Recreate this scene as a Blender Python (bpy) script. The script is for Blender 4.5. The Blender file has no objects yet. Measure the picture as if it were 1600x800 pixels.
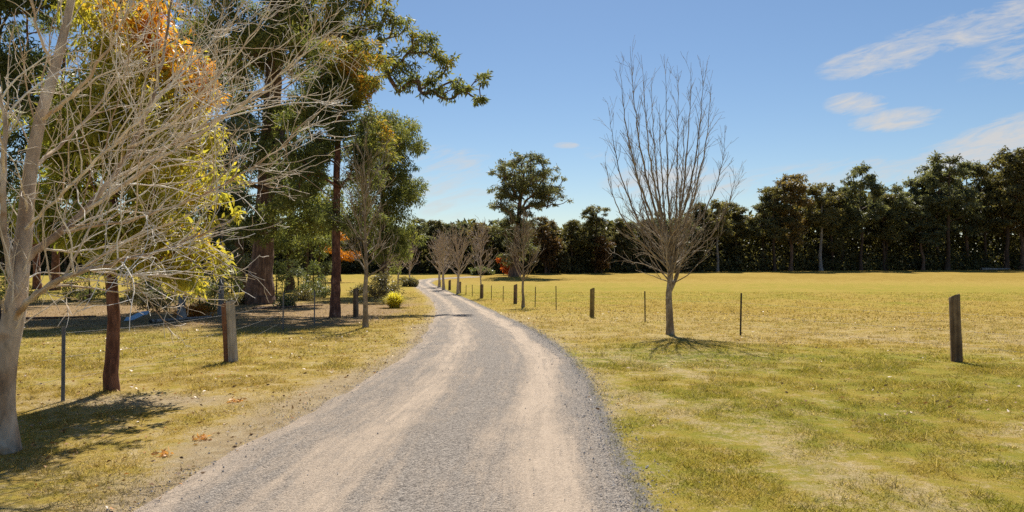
import bpy, math
import numpy as np

# ------------------------------------------------------------------ basics
scene = bpy.context.scene
COL = scene.collection
F = 1150.0          # focal length in pixels of the 1600 px wide photograph
HZ = 408.0          # horizon row
EYE = 1.75
rad = math.radians
SUN_EL, SUN_AZ = rad(50), rad(2.5)    # azimuth measured from +Y towards +X


def rng(seed):
    return np.random.default_rng(seed)


# ------------------------------------------------------------------ numpy noise
def _hash(ix, iy, s):
    n = (ix.astype(np.int64) * 374761393 + iy.astype(np.int64) * 668265263 + s * 974634777) & 0x7FFFFFFF
    n = ((n ^ (n >> 13)) * 1274126177) & 0x7FFFFFFF
    n = (n ^ (n >> 16)) & 0x7FFFFFFF
    return n / float(0x7FFFFFFF)


def vnoise(x, y, s=0):
    x = np.asarray(x, float); y = np.asarray(y, float)
    ix, iy = np.floor(x), np.floor(y)
    fx, fy = x - ix, y - iy
    fx = fx * fx * (3 - 2 * fx); fy = fy * fy * (3 - 2 * fy)
    ix = ix.astype(np.int64); iy = iy.astype(np.int64)
    a = _hash(ix, iy, s); b = _hash(ix + 1, iy, s)
    c = _hash(ix, iy + 1, s); d = _hash(ix + 1, iy + 1, s)
    return (a * (1 - fx) + b * fx) * (1 - fy) + (c * (1 - fx) + d * fx) * fy


def fbm(x, y, s=0, o=4):
    v = 0.0; a = 0.5; t = 0.0
    x = np.asarray(x, float); y = np.asarray(y, float)
    for i in range(o):
        v = v + a * vnoise(x, y, s + i * 17); t += a
        x = x * 2.03 + 11.3; y = y * 2.03 + 5.7; a *= 0.5
    return v / t


def sm(a, b, x):
    t = np.clip((np.asarray(x, float) - a) / (b - a), 0, 1)
    return t * t * (3 - 2 * t)


# ------------------------------------------------------------------ terrain
_GY = [-4000, 0, 11, 16, 22, 30, 42, 60, 75, 95, 130, 160, 400, 5000]
_GZ = [0, 0, 0, -.10, -.27, -.50, -.72, -.80, -.72, -.42, .06, .20, .3, .3]


def height(x, y):
    x = np.asarray(x, float); y = np.asarray(y, float)
    z = np.interp(y, _GY, _GZ)
    z = z + (fbm(x * .09, y * .09, 3, 2) - .5) * .12 * sm(8, 30, np.hypot(x, y))
    z = z + (fbm(x * .4, y * .4, 7, 2) - .5) * .03
    return z


def at(px, py):
    """The point of the terrain seen at a pixel of the photograph."""
    k = (py - HZ) / F
    lo, hi = 1.0, 400.0
    ds = np.concatenate([np.arange(3, 60, .1), np.arange(60, 300, .5)])
    xs = ds * (px - 800) / F
    dz = (EYE - ds * k) - height(xs, ds)
    i = np.argmax(dz < 0)
    if dz[i] >= 0: i = len(ds) - 1
    d = ds[i]
    x = d * (px - 800) / F
    return np.array([x, d, float(height(x, d))])


def at_depth(px, d):
    x = d * (px - 800) / F
    return np.array([x, d, float(height(x, d))])


def P(px, py, d):
    return np.array([d * (px - 800) / F, d, EYE - d * (py - HZ) / F])


# ------------------------------------------------------------------ scene objects
def tag(o, label=None, cat=None, group=None, kind=None):
    if label: o['label'] = label
    if cat: o['category'] = cat
    if group: o['group'] = group
    if kind: o['kind'] = kind
    return o


def empty(name, loc, rz=0.0, label=None, cat=None, group=None):
    o = bpy.data.objects.new(name, None)
    o.empty_display_size = .3
    COL.objects.link(o)
    o.location = tuple(loc); o.rotation_euler = (0, 0, rz)
    return tag(o, label, cat, group)


class MB:
    """Collects vertices and faces of mixed size, then links them as one object."""

    def __init__(self):
        self.v = []; self.n = 0; self.f = []; self.tint = []

    def add(self, verts, faces, tint=0.0):
        verts = np.asarray(verts, float).reshape(-1, 3)
        faces = np.asarray(faces, np.int64)
        self.v.append(verts)
        self.f.append(faces + self.n)
        t = np.asarray(tint, float)
        self.tint.append(np.full(len(verts), float(t)) if t.ndim == 0 else t)
        self.n += len(verts)

    def mesh(self, name, mat, smooth=True, origin=(0, 0, 0)):
        v = np.concatenate(self.v) - np.asarray(origin, float)
        me = bpy.data.meshes.new(name)
        me.vertices.add(len(v))
        me.vertices.foreach_set('co', v.astype(np.float32).ravel())
        loops = np.concatenate([a.ravel() for a in self.f]).astype(np.int32)
        tot = np.concatenate([np.full(len(a), a.shape[1], np.int32) for a in self.f])
        start = np.concatenate([[0], np.cumsum(tot)[:-1]]).astype(np.int32)
        me.loops.add(len(loops)); me.loops.foreach_set('vertex_index', loops)
        me.polygons.add(len(tot))
        me.polygons.foreach_set('loop_start', start)
        me.polygons.foreach_set('loop_total', tot)
        me.polygons.foreach_set('use_smooth', np.full(len(tot), smooth, bool))
        at_ = me.attributes.new('tint', 'FLOAT', 'POINT')
        at_.data.foreach_set('value', np.concatenate(self.tint).astype(np.float32))
        me.materials.append(mat)
        me.update(); me.validate()
        return me

    def build(self, name, mat, parent=None, smooth=True, origin=(0, 0, 0)):
        o = bpy.data.objects.new(name, self.mesh(name, mat, smooth, origin))
        COL.objects.link(o)
        if parent is not None:
            o.parent = parent
        return o


def copy_thing(src, loc, rz=0.0, sc=(1, 1, 1), label=None, group=None):
    r = src.copy(); COL.objects.link(r)
    r.location = tuple(loc); r.rotation_euler = (0, 0, rz); r.scale = sc
    if label: r['label'] = label
    if group: r['group'] = group
    for ch in list(src.children):
        c = ch.copy(); COL.objects.link(c); c.parent = r
    return r


def tube(mb, pts, radii, k=6, tint=0.0, cap=True, lump=0.0, seed=0):
    pts = np.asarray(pts, float); n = len(pts)
    radii = np.asarray(radii, float)
    t = np.gradient(pts, axis=0)
    t /= np.linalg.norm(t, axis=1, keepdims=True) + 1e-9
    ref = np.array([1.0, 0, 0]) if abs(t[0][0]) < .8 else np.array([0, 1.0, 0])
    u = ref - t * (t @ ref)[:, None]
    u /= np.linalg.norm(u, axis=1, keepdims=True) + 1e-9
    w = np.cross(t, u)
    a = np.arange(k) * 2 * math.pi / k
    ring = u[:, None, :] * np.cos(a)[None, :, None] + w[:, None, :] * np.sin(a)[None, :, None]
    rr = radii[:, None, None]
    if lump > 0:
        aa = np.broadcast_to(a[None, :], (n, k)); zz = np.broadcast_to(np.cumsum(np.r_[0, np.linalg.norm(np.diff(pts, axis=0), axis=1)])[:, None], (n, k))
        q = .35 * vnoise(np.cos(aa) * 1.6 + 5, zz * 2.2 + np.sin(aa) * 1.6, seed) + .65 * vnoise(np.cos(aa) * 3 + 9, np.sin(aa) * 3 + zz * .8, seed + 5) + vnoise(np.cos(aa) * 5 + 9, np.sin(aa) * 5 + zz * 3, seed + 8)
        rr = rr * (1 + lump * (q - 1.0))[:, :, None]
    v = pts[:, None, :] + ring * rr
    i = np.arange(n - 1)[:, None] * k; j = np.arange(k)[None, :]; j2 = (j + 1) % k
    f = np.stack([i + j, i + j2, i + k + j2, i + k + j], -1).reshape(-1, 4)
    mb.add(v.reshape(-1, 3), f, tint)
    if cap:
        mb.add(v[-1], np.arange(k)[None, :], tint)


def box(mb, lo, hi, tint=0.0, jit=0.0, r=None):
    x0, y0, z0 = lo; x1, y1, z1 = hi
    v = np.array([[x0, y0, z0], [x1, y0, z0], [x1, y1, z0], [x0, y1, z0], [x0, y0, z1], [x1, y0, z1], [x1, y1, z1], [x0, y1, z1]], float)
    mb.add(v, [[0, 3, 2, 1], [4, 5, 6, 7], [0, 1, 5, 4], [1, 2, 6, 5], [2, 3, 7, 6], [3, 0, 4, 7]], tint)


def leaves(mb, pos, axis, L, W, r, tint, curl=.25):
    """Leaf blades: a folded diamond each."""
    n = len(pos)
    axis = axis / (np.linalg.norm(axis, axis=1, keepdims=True) + 1e-9)
    q = r.normal(size=(n, 3))
    s = np.cross(axis, q); s /= np.linalg.norm(s, axis=1, keepdims=True) + 1e-9
    nn = np.cross(axis, s)
    L = np.asarray(L)[:, None]; W = np.asarray(W)[:, None]
    b = pos
    m = pos + axis * L * .45 + nn * L * .06
    v = np.stack([b, m + s * W * .5, pos + axis * L - nn * L * curl * .4, m - s * W * .5], 1).reshape(-1, 3)
    f = np.arange(n * 4).reshape(n, 4)
    mb.add(v, f, np.repeat(tint, 4))


# ------------------------------------------------------------------ materials
def new_mat(name):
    m = bpy.data.materials.new(name); m.use_nodes = True
    nt = m.node_tree; nt.nodes.clear()
    out = nt.nodes.new('ShaderNodeOutputMaterial')
    return m, nt, out


class NT:
    def __init__(self, nt): self.nt = nt

    def n(self, t, ins=None, **props):
        nd = self.nt.nodes.new(t)
        for k, v in props.items(): setattr(nd, k, v)
        for k, v in (ins or {}).items(): self.set(nd, k, v)
        return nd

    def set(self, nd, k, v):
        s = nd.inputs[k]
        if isinstance(v, bpy.types.NodeSocket): self.nt.links.new(v, s)
        else:
            if isinstance(v, (tuple, list)) and s.type == 'RGBA' and len(v) == 3: v = (*v, 1)
            s.default_value = v

    def math(self, op, a, b=0.0, c=0.0, clamp=False):
        nd = self.n('ShaderNodeMath', {0: a, 1: b, 2: c}, operation=op); nd.use_clamp = clamp
        return nd.outputs[0]

    def mix(self, f, a, b, blend='MIX'):
        nd = self.n('ShaderNodeMix', data_type='RGBA', blend_type=blend)
        nd.clamp_factor = True
        self.set(nd, 0, f); self.set(nd, 6, a); self.set(nd, 7, b)
        return nd.outputs[2]

    def ramp(self, f, stops, interp='LINEAR'):
        nd = self.n('ShaderNodeValToRGB'); cr = nd.color_ramp; cr.interpolation = interp
        while len(cr.elements) < len(stops): cr.elements.new(.5)
        for e, (p, c) in zip(cr.elements, stops):
            e.position = p; e.color = (*c, 1) if len(c) == 3 else c
        self.set(nd, 0, f)
        return nd.outputs[0]

    def noise(self, vec, scale, detail=4, rough=.55, dist=0.0):
        nd = self.n('ShaderNodeTexNoise', {'Scale': scale, 'Detail': detail, 'Roughness': rough, 'Distortion': dist})
        if vec is not None: self.set(nd, 'Vector', vec)
        return nd.outputs[0]

    def mapr(self, v, a, b, c=0.0, d=1.0):
        nd = self.n('ShaderNodeMapRange', {0: v, 1: a, 2: b, 3: c, 4: d}); nd.clamp = True
        return nd.outputs[0]

    def attr(self, name, out='Fac'):
        return self.n('ShaderNodeAttribute', attribute_name=name).outputs[out]

    def scalev(self, vec, s):
        return self.n('ShaderNodeVectorMath', {0: vec, 1: s}, operation='MULTIPLY').outputs[0]


def mat_bark(name, stops, zs=.15, scale=9, bump=.5, spots=None):
    m, nt, out = new_mat(name); N = NT(nt)
    co = N.n('ShaderNodeNewGeometry').outputs['Position']
    tc = N.n('ShaderNodeTexCoord').outputs['Object']
    v = N.scalev(tc, (1, 1, zs))
    a = N.noise(v, scale, 3, .55)
    b = N.noise(tc, scale * .35, 3)
    f = N.math('ADD', N.math('MULTIPLY', a, .7), N.math('MULTIPLY', b, .45))
    f = N.math('ADD', f, N.math('MULTIPLY', N.attr('tint'), .35))
    c = N.ramp(N.mapr(f, .32, .85), stops)
    if spots:
        s = N.mapr(N.noise(tc, spots[1], 3, .6), spots[2], spots[2] + .12)
        c = N.mix(s, c, spots[0])
    fine = N.noise(v, scale * 2.6, 2, .55)
    c = N.mix(N.mapr(fine, .42, .75, .0, .75), c, N.mix(.5, c, (.02, .015, .01)))
    bp = N.n('ShaderNodeBump', {'Strength': bump, 'Distance': .03, 'Height': N.math('ADD', a, N.math('MULTIPLY', fine, .6))}).outputs[0]
    p = N.n('ShaderNodeBsdfPrincipled', {'Base Color': c, 'Roughness': .85, 'Normal': bp, 'Specular IOR Level': .2})
    nt.links.new(p.outputs[0], out.inputs[0])
    return m


def mat_leaf(name, stops, trans=.42, rough=.45, spec=.35, var=.5, nscale=1.2):
    m, nt, out = new_mat(name); N = NT(nt)
    tc = N.n('ShaderNodeTexCoord').outputs['Object']
    t = N.attr('tint')
    f = N.math('ADD', t, N.math('MULTIPLY', N.math('SUBTRACT', N.noise(tc, nscale, 2), .5), var))
    c = N.ramp(f, stops)
    tr = N.mix(1.0, c, (1.35, 1.25, .6), 'MULTIPLY')
    p = N.n('ShaderNodeBsdfPrincipled', {'Base Color': c, 'Roughness': rough, 'Specular IOR Level': spec})
    q = N.n('ShaderNodeBsdfTranslucent', {'Color': tr})
    mx = N.n('ShaderNodeMixShader', {0: trans, 1: p.outputs[0], 2: q.outputs[0]})
    nt.links.new(mx.outputs[0], out.inputs[0])
    return m


def grass_colour(N):
    """One colour field for the soil sheet and for every blade standing on it."""
    pos = N.n('ShaderNodeNewGeometry').outputs['Position']
    pos = N.n('ShaderNodeVectorMath', {0: pos, 1: (1, 1, 0)}, operation='MULTIPLY').outputs[0]
    g = N.n('ShaderNodeSeparateColor', {0: N.attr('field', 'Color')})
    green, bare, litter = g.outputs[0], g.outputs[1], g.outputs[2]
    n1 = N.noise(pos, .9, 4, .6); n2 = N.noise(pos, 5.5, 5, .65); n3 = N.noise(pos, 34, 3, .7)
    f = N.math('ADD', green, N.math('MULTIPLY', N.math('SUBTRACT', n1, .5), 1.1))
    f = N.math('ADD', f, N.math('MULTIPLY', N.math('SUBTRACT', n2, .5), 1.1))
    c = N.ramp(f, [(.0, (.295, .205, .045)), (.2, (.375, .27, .075)), (.45, (.315, .25, .050)), (.7, (.255, .232, .040)), (1, (.165, .18, .032))])
    n4 = N.noise(pos, 3.0, 6, .72, .4)
    th = N.math('ADD', N.math('MULTIPLY', N.math('SUBTRACT', n4, .5), 2.6), N.math('MULTIPLY', N.math('SUBTRACT', N.noise(pos, 19, 4, .7), .5), 1.6))
    th = N.math('ADD', th, N.math('MULTIPLY', bare, .9))
    yy = N.n('ShaderNodeSeparateXYZ', {0: pos}).outputs[1]
    c = N.mix(N.math('MULTIPLY', N.mapr(th, .10, .60, 0, .85), N.mapr(yy, 18, 60, 1.0, .2)), c, N.ramp(n3, [(.3, (.32, .235, .115)), (.5, (.47, .365, .195)), (.7, (.56, .47, .30))]))
    bcol = N.ramp(n2, [(.25, (.24, .18, .10)), (.5, (.36, .28, .175)), (.75, (.45, .375, .25))])
    bf = N.math('ADD', bare, N.math('MULTIPLY', N.math('SUBTRACT', n2, .5), .9))
    c = N.mix(N.mapr(bf, .35, .75), c, bcol)
    lcol = N.ramp(n3, [(.3, (.17, .115, .065)), (.55, (.32, .225, .125)), (.75, (.44, .335, .205))])
    lf = N.math('ADD', litter, N.math('MULTIPLY', N.math('SUBTRACT', n2, .5), .8))
    c = N.mix(N.mapr(lf, .3, .8), c, lcol)
    gcol = N.ramp(N.noise(pos, 55, 3, .7), [(.3, (.11, .105, .105)), (.5, (.23, .215, .205)), (.7, (.38, .345, .315))])
    gf = N.math('ADD', N.attr('field', 'Alpha'), N.math('MULTIPLY', N.math('SUBTRACT', N.noise(pos, 16, 4, .7), .5), 1.5))
    c = N.mix(N.mapr(gf, .35, .65), c, gcol)
    return c, n2, n3, pos


def mat_ground():
    m, nt, out = new_mat('ground'); N = NT(nt)
    c, n2, n3, pos = grass_colour(N)
    sp = N.noise(pos, 90, 3, .75)
    c = N.mix(1.0, c, N.ramp(sp, [(.3, (.62, .60, .56)), (.62, (1.14, 1.12, 1.08))]), 'MULTIPLY')
    h = N.math('ADD', N.math('MULTIPLY', n3, .6), sp)
    bp = N.n('ShaderNodeBump', {'Strength': .7, 'Distance': .03, 'Height': h}).outputs[0]
    p = N.n('ShaderNodeBsdfPrincipled', {'Base Color': c, 'Roughness': 1.0, 'Specular IOR Level': .02, 'Normal': bp})
    nt.links.new(p.outputs[0], out.inputs[0])
    return m


def mat_blades():
    m, nt, out = new_mat('grass_blades'); N = NT(nt)
    c, n2, n3, pos = grass_colour(N)
    t = N.attr('tint')
    c = N.mix(N.mapr(t, .75, 1.0, 0, .8), c, (.50, .40, .21))
    c = N.mix(1.0, c, N.ramp(t, [(0, (.55, .58, .5)), (.5, (1, 1, .95)), (1, (1.45, 1.4, 1.3))]), 'MULTIPLY')
    p = N.n('ShaderNodeBsdfPrincipled', {'Base Color': c, 'Roughness': .7, 'Specular IOR Level': .08})
    q = N.n('ShaderNodeBsdfTranslucent', {'Color': N.mix(1.0, c, (1.25, 1.25, .75), 'MULTIPLY')})
    mx = N.n('ShaderNodeMixShader', {0: .4, 1: p.outputs[0], 2: q.outputs[0]})
    nt.links.new(mx.outputs[0], out.inputs[0])
    return m


def mat_road():
    m, nt, out = new_mat('gravel_road'); N = NT(nt)
    uv = N.n('ShaderNodeUVMap', uv_map='lane').outputs[0]
    s = N.n('ShaderNodeSeparateXYZ', {0: uv})
    u, v = s.outputs[0], s.outputs[1]
    pos = N.n('ShaderNodeNewGeometry').outputs['Position']
    vv = N.n('ShaderNodeCombineXYZ', {0: N.math('MULTIPLY', u, 3.4), 1: N.math('MULTIPLY', v, .16), 2: 0.0}).outputs[0]
    st = N.noise(vv, 3.2, 5, .6, .3)
    st2 = N.noise(vv, 14, 3, .6)
    vv3 = N.n('ShaderNodeCombineXYZ', {0: N.math('MULTIPLY', u, 3.4), 1: N.math('MULTIPLY', v, .05), 2: 3.0}).outputs[0]
    st3 = N.noise(vv3, 9, 4, .65, .2)
    wob = N.math('MULTIPLY', N.math('SUBTRACT', N.noise(vv, 1.4, 2), .5), .16)
    uu = N.math('ADD', u, wob)

    def band(c, w):
        d = N.math('ABSOLUTE', N.math('SUBTRACT', uu, c))
        return N.mapr(d, w, w * .25)
    tr = N.math('MAXIMUM', N.math('MULTIPLY', band(.80, .11), 1.12), N.math('MULTIPLY', band(.33, .12), .8))
    tr = N.math('MAXIMUM', tr, N.math('MULTIPLY', N.mapr(uu, .14, .02), .9))
    dust = N.math('ADD', N.math('MULTIPLY', tr, .62), N.math('MULTIPLY', N.math('SUBTRACT', st, .30), 1.25))
    dust = N.math('SUBTRACT', dust, N.math('MULTIPLY', N.math('ADD', band(.95, .08), N.math('MULTIPLY', band(.56, .09), .8)), .42))
    dust = N.math('ADD', dust, N.math('MULTIPLY', N.math('SUBTRACT', st2, .5), .5))
    dust = N.math('ADD', dust, N.math('MULTIPLY', N.math('SUBTRACT', st3, .5), 1.5))
    dust = N.math('ADD', dust, N.math('MULTIPLY', N.math('SUBTRACT', N.noise(pos, 2.2, 5, .7), .5), .9))
    vor = N.n('ShaderNodeTexVoronoi', {'Vector': pos, 'Scale': 62.0, 'Randomness': 1.0})
    vor2 = N.n('ShaderNodeTexVoronoi', {'Vector': pos, 'Scale': 130.0, 'Randomness': 1.0})
    vc = N.n('ShaderNodeSeparateColor', {0: vor.outputs['Color']}).outputs[0]
    vc2 = N.n('ShaderNodeSeparateColor', {0: vor2.outputs['Color']}).outputs[0]
    mixv = N.math('ADD', N.math('MULTIPLY', vc, .5), N.math('MULTIPLY', vc2, .5))
    stone = N.ramp(mixv, [(.12, (.10, .086, .075)), (.35, (.20, .173, .148)), (.6, (.285, .248, .213)), (.88, (.43, .372, .31))])
    dcol = N.ramp(N.noise(pos, 60, 4, .7), [(.3, (.34, .265, .195)), (.6, (.50, .40, .305))])
    df = N.math('ADD', dust, N.math('MULTIPLY', N.math('SUBTRACT', vc2, .5), .55))
    c = N.mix(N.mapr(df, .05, .9), stone, dcol)
    hh = N.math('MULTIPLY', N.math('SUBTRACT', 1.0, vor.outputs['Distance']), N.mapr(df, .9, .1, .15, 1))
    hh = N.math('ADD', hh, N.math('MULTIPLY', vor2.outputs['Distance'], -.5))
    bp = N.n('ShaderNodeBump', {'Strength': .8, 'Distance': .02, 'Height': hh}).outputs[0]
    p = N.n('ShaderNodeBsdfPrincipled', {'Base Color': c, 'Roughness': .95, 'Specular IOR Level': .12, 'Normal': bp})
    nt.links.new(p.outputs[0], out.inputs[0])
    return m


def mat_simple(name, stops, scale=20, rough=.8, bump=.2, metal=0.0, usetint=1.0, trans=0.0):
    m, nt, out = new_mat(name); N = NT(nt)
    tc = N.n('ShaderNodeTexCoord').outputs['Object']
    f = N.math('ADD', N.math('MULTIPLY', N.noise(tc, scale, 4, .65), .6), N.math('MULTIPLY', N.attr('tint'), usetint))
    c = N.ramp(f, stops)
    bp = N.n('ShaderNodeBump', {'Strength': bump, 'Distance': .01, 'Height': N.noise(tc, scale * 2, 4)}).outputs[0]
    p = N.n('ShaderNodeBsdfPrincipled', {'Base Color': c, 'Roughness': rough, 'Metallic': metal, 'Normal': bp, 'Specular IOR Level': .25})
    nt.links.new(p.outputs[0], out.inputs[0])
    return m


M = {}
M['ground'] = mat_ground()
M['blade'] = mat_blades()
M['road'] = mat_road()
M['stone'] = mat_simple('loose_stone', [(.1, (.20, .19, .185)), (.5, (.34, .32, .31)), (.8, (.46, .42, .38)), (1, (.55, .48, .42))], 30, .9, .2, 0, .7)
M['bark_pale'] = mat_bark('pale_bark', [(0, (.18, .11, .07)), (.35, (.36, .26, .18)), (.65, (.56, .46, .36)), (1, (.74, .67, .58))], .35, 6, .5, ((.36, .20, .08), 2.2, .55))
M['bark_cream'] = mat_bark('cream_twig_bark', [(0, (.42, .27, .16)), (.35, (.64, .50, .35)), (.65, (.80, .70, .56)), (1, (.88, .84, .77))], .4, 5, .2)
M['bark_bare'] = mat_bark('bare_tree_bark', [(0, (.10, .075, .05)), (.4, (.25, .19, .125)), (.7, (.38, .31, .22)), (1, (.52, .45, .36))], .5, 9, .4, ((.48, .43, .36), 6.0, .58))
M['twig_pink'] = mat_bark('pinkish_twigs', [(0, (.30, .22, .165)), (.5, (.50, .40, .32)), (1, (.64, .55, .46))], .5, 9, .2)
M['bark_red'] = mat_bark('red_bark', [(0, (.045, .022, .016)), (.4, (.135, .058, .038)), (.7, (.27, .13, .085)), (1, (.46, .29, .20))], .22, 13, 1.0)
M['bark_gum'] = mat_bark('stringy_gum_bark', [(0, (.05, .03, .022)), (.4, (.14, .085, .06)), (.7, (.25, .16, .115)), (1, (.38, .28, .22))], .10, 9, 1.0)
M['bark_dark'] = mat_bark('dark_bark', [(0, (.025, .017, .013)), (.5, (.085, .055, .04)), (1, (.18, .13, .10))], .15, 7, .8)
M['bark_grey'] = mat_bark('grey_gum_bark', [(0, (.10, .085, .075)), (.4, (.24, .215, .195)), (.7, (.42, .39, .37)), (1, (.58, .56, .54))], .25, 9, .7, ((.12, .08, .055), 5.0, .55))
GUM = [(0, (.046, .066, .030)), (.3, (.12, .15, .068)), (.55, (.21, .235, .090)), (.75, (.27, .26, .065)), (.9, (.44, .28, .05)), (1, (.50, .22, .03))]
M['leaf_gum'] = mat_leaf('gum_leaves', GUM, .5, .55, .14)
M['leaf_young'] = mat_leaf('young_gum_leaves', [(0, (.10, .14, .035)), (.3, (.24, .27, .06)), (.5, (.42, .41, .085)), (.7, (.54, .48, .085)), (.85, (.60, .40, .06)), (1, (.62, .29, .04))], .52)
M['leaf_pale'] = mat_leaf('pale_gum_leaves', [(0, (.06, .085, .045)), (.4, (.17, .20, .11)), (.7, (.33, .33, .16)), (1, (.5, .46, .25))], .4)
M['leaf_forest'] = mat_leaf('forest_leaves', [(0, (.035, .040, .022)), (.3, (.14, .135, .068)), (.55, (.23, .21, .088)), (.8, (.26, .21, .075)), (1, (.33, .18, .06))], .5, .5, .3, .6, .25)
M['leaf_forest_brown'] = mat_leaf('brownish_forest_leaves', [(0, (.035, .034, .020)), (.3, (.15, .125, .066)), (.55, (.25, .19, .088)), (.8, (.28, .19, .07)), (1, (.35, .17, .06))], .5, .5, .3, .6, .25)
M['leaf_forest_grey'] = mat_leaf('grey_green_forest_leaves', [(0, (.035, .045, .028)), (.3, (.13, .145, .09)), (.55, (.215, .225, .125)), (.8, (.24, .23, .10)), (1, (.33, .20, .07))], .5, .5, .3, .6, .25)
M['leaf_red'] = mat_leaf('red_orange_leaves', [(0, (.20, .05, .015)), (.5, (.48, .12, .035)), (1, (.60, .24, .06))], .45)
M['leaf_orange'] = mat_leaf('orange_leaves', [(0, (.26, .09, .015)), (.5, (.60, .26, .03)), (1, (.75, .42, .06))], .45)
M['leaf_rust'] = mat_leaf('rusty_leaves', [(0, (.05, .035, .02)), (.5, (.16, .095, .045)), (1, (.27, .15, .065))], .45)
M['leaf_clump'] = mat_leaf('faded_orange_leaves', [(0, (.36, .17, .06)), (.5, (.64, .34, .13)), (1, (.74, .48, .24))], .3)
M['leaf_yellow'] = mat_leaf('yellow_strap_leaves', [(0, (.24, .24, .025)), (.5, (.58, .54, .05)), (1, (.78, .70, .12))], .55)
M['leaf_grey'] = mat_leaf('grey_shrub_leaves', [(0, (.07, .065, .035)), (.5, (.20, .18, .09)), (1, (.36, .30, .16))], .35)
M['leaf_fallen'] = mat_leaf('fallen_leaves', [(0, (.10, .05, .025)), (.5, (.26, .15, .075)), (.8, (.42, .29, .17)), (1, (.55, .25, .08))], .15)
M['post_wood'] = mat_bark('weathered_post_wood', [(0, (.05, .032, .022)), (.4, (.15, .10, .065)), (.7, (.27, .19, .12)), (1, (.40, .31, .22))], .06, 14, .9)
M['post_olive'] = mat_bark('mossy_post_wood', [(0, (.07, .05, .02)), (.4, (.20, .145, .055)), (.7, (.31, .23, .09)), (1, (.42, .33, .16))], .06, 14, .8)
M['post_grey'] = mat_bark('grey_split_post_wood', [(0, (.14, .115, .09)), (.4, (.34, .30, .25)), (.7, (.50, .45, .39)), (1, (.62, .58, .52))], .06, 14, .9)
M['post_heart'] = mat_bark('red_brown_heartwood', [(0, (.07, .03, .02)), (.5, (.20, .09, .055)), (1, (.33, .18, .11))], .06, 14, .8)
M['steel'] = mat_simple('galvanised_steel', [(.1, (.10, .10, .11)), (.5, (.26, .26, .27)), (.8, (.32, .26, .2))], 25, .6, .1, .4, .3)
M['steel_dark'] = mat_simple('black_coated_steel', [(.1, (.03, .028, .025)), (.5, (.09, .075, .05)), (.8, (.16, .12, .08))], 25, .6, .1, .1, .3)
M['blue'] = mat_simple('faded_blue_sheet', [(.1, (.18, .33, .48)), (.5, (.42, .58, .70)), (.9, (.65, .75, .80))], 5, .5, .2, 0, .2)

# ------------------------------------------------------------------ road outline (real ground points)
EDGE = [  # row, left column, right column of the photograph
    (800, 205, 1012), (750, 282, 988), (700, 365, 966), (650, 458, 945), (600, 556, 922), (570, 604, 903), (540, 642, 872), (520, 661, 842),
    (500, 674, 803), (485, 680, 770), (470, 675, 737), (460, 666, 710), (452, 655, 694), (446, 645, 680), (442, 641, 674)]
LE = np.array([at(a, y)[:2] for y, a, b in EDGE]); RE = np.array([at(b, y)[:2] for y, a, b in EDGE])
CE = (LE + RE) / 2; HW = np.linalg.norm(RE - LE, axis=1) / 2
HW = np.array([np.mean(HW[max(0, i - 1):i + 2]) for i in range(len(HW))])
back = np.array([[-1.15, -25.0], [-1.0, -10.0], [-.92, 0.0]])
far = np.array([at(663, 438.0)[:2], at(684, 435.5)[:2], at(712, 434)[:2], at(745, 432.6)[:2]])
CEN = np.vstack([back, CE, far])
HWA = np.r_[[1.78] * 3, HW, [1.25, 1.2, 1.2, 1.2]]


def catmull(pts, per):
    pts = np.asarray(pts, float)
    p = np.vstack([2 * pts[0] - pts[1], pts, 2 * pts[-1] - pts[-2]])
    out = []
    for i in range(1, len(p) - 2):
        t = np.linspace(0, 1, per, endpoint=False)[:, None]
        a, b, c, d = p[i - 1], p[i], p[i + 1], p[i + 2]
        out.append(.5 * ((2 * b) + (c - a) * t + (2 * a - 5 * b + 4 * c - d) * t * t + (3 * b - a - 3 * c + d) * t ** 3))
    out.append(pts[-1:])
    return np.vstack(out)




def smooth_path(q, step):
    a = np.r_[0, np.cumsum(np.linalg.norm(np.diff(q[:, :2], axis=0), axis=1))]
    t = np.arange(0, a[-1], step)
    o = np.stack([np.interp(t, a, q[:, k]) for k in range(q.shape[1])], 1)
    k = np.hanning(int(3.0 / step) | 1); k /= k.sum(); m = len(k) // 2
    pad = np.vstack([o[0] + (o[0] - o[1]) * np.arange(m, 0, -1)[:, None], o, o[-1] + (o[-1] - o[-2]) * np.arange(1, m + 1)[:, None]])
    return np.stack([np.convolve(pad[:, j], k, 'valid') for j in range(q.shape[1])], 1)


ROAD = smooth_path(np.c_[CEN, HWA], .2)
RC, RH = ROAD[:, :2], ROAD[:, 2]
_sl = np.r_[0, np.cumsum(np.linalg.norm(np.diff(RC, axis=0), axis=1))]


def road_dist(x, y):
    """Signed distance outside the road's edge (negative inside)."""
    x = np.asarray(x, float); y = np.asarray(y, float)
    sh = x.shape; x = x.ravel(); y = y.ravel()
    best = np.full(len(x), 1e9)
    sub = slice(0, None, 3)
    c, h = RC[sub], RH[sub]
    for a in range(0, len(x), 20000):
        d = np.hypot(x[a:a + 20000, None] - c[None, :, 0], y[a:a + 20000, None] - c[None, :, 1]) - h[None, :]
        best[a:a + 20000] = d.min(1)
    return best.reshape(sh)


def road_side(x, y):
    cx = np.interp(y, RC[:500, 1], RC[:500, 0])
    return x - cx


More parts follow.
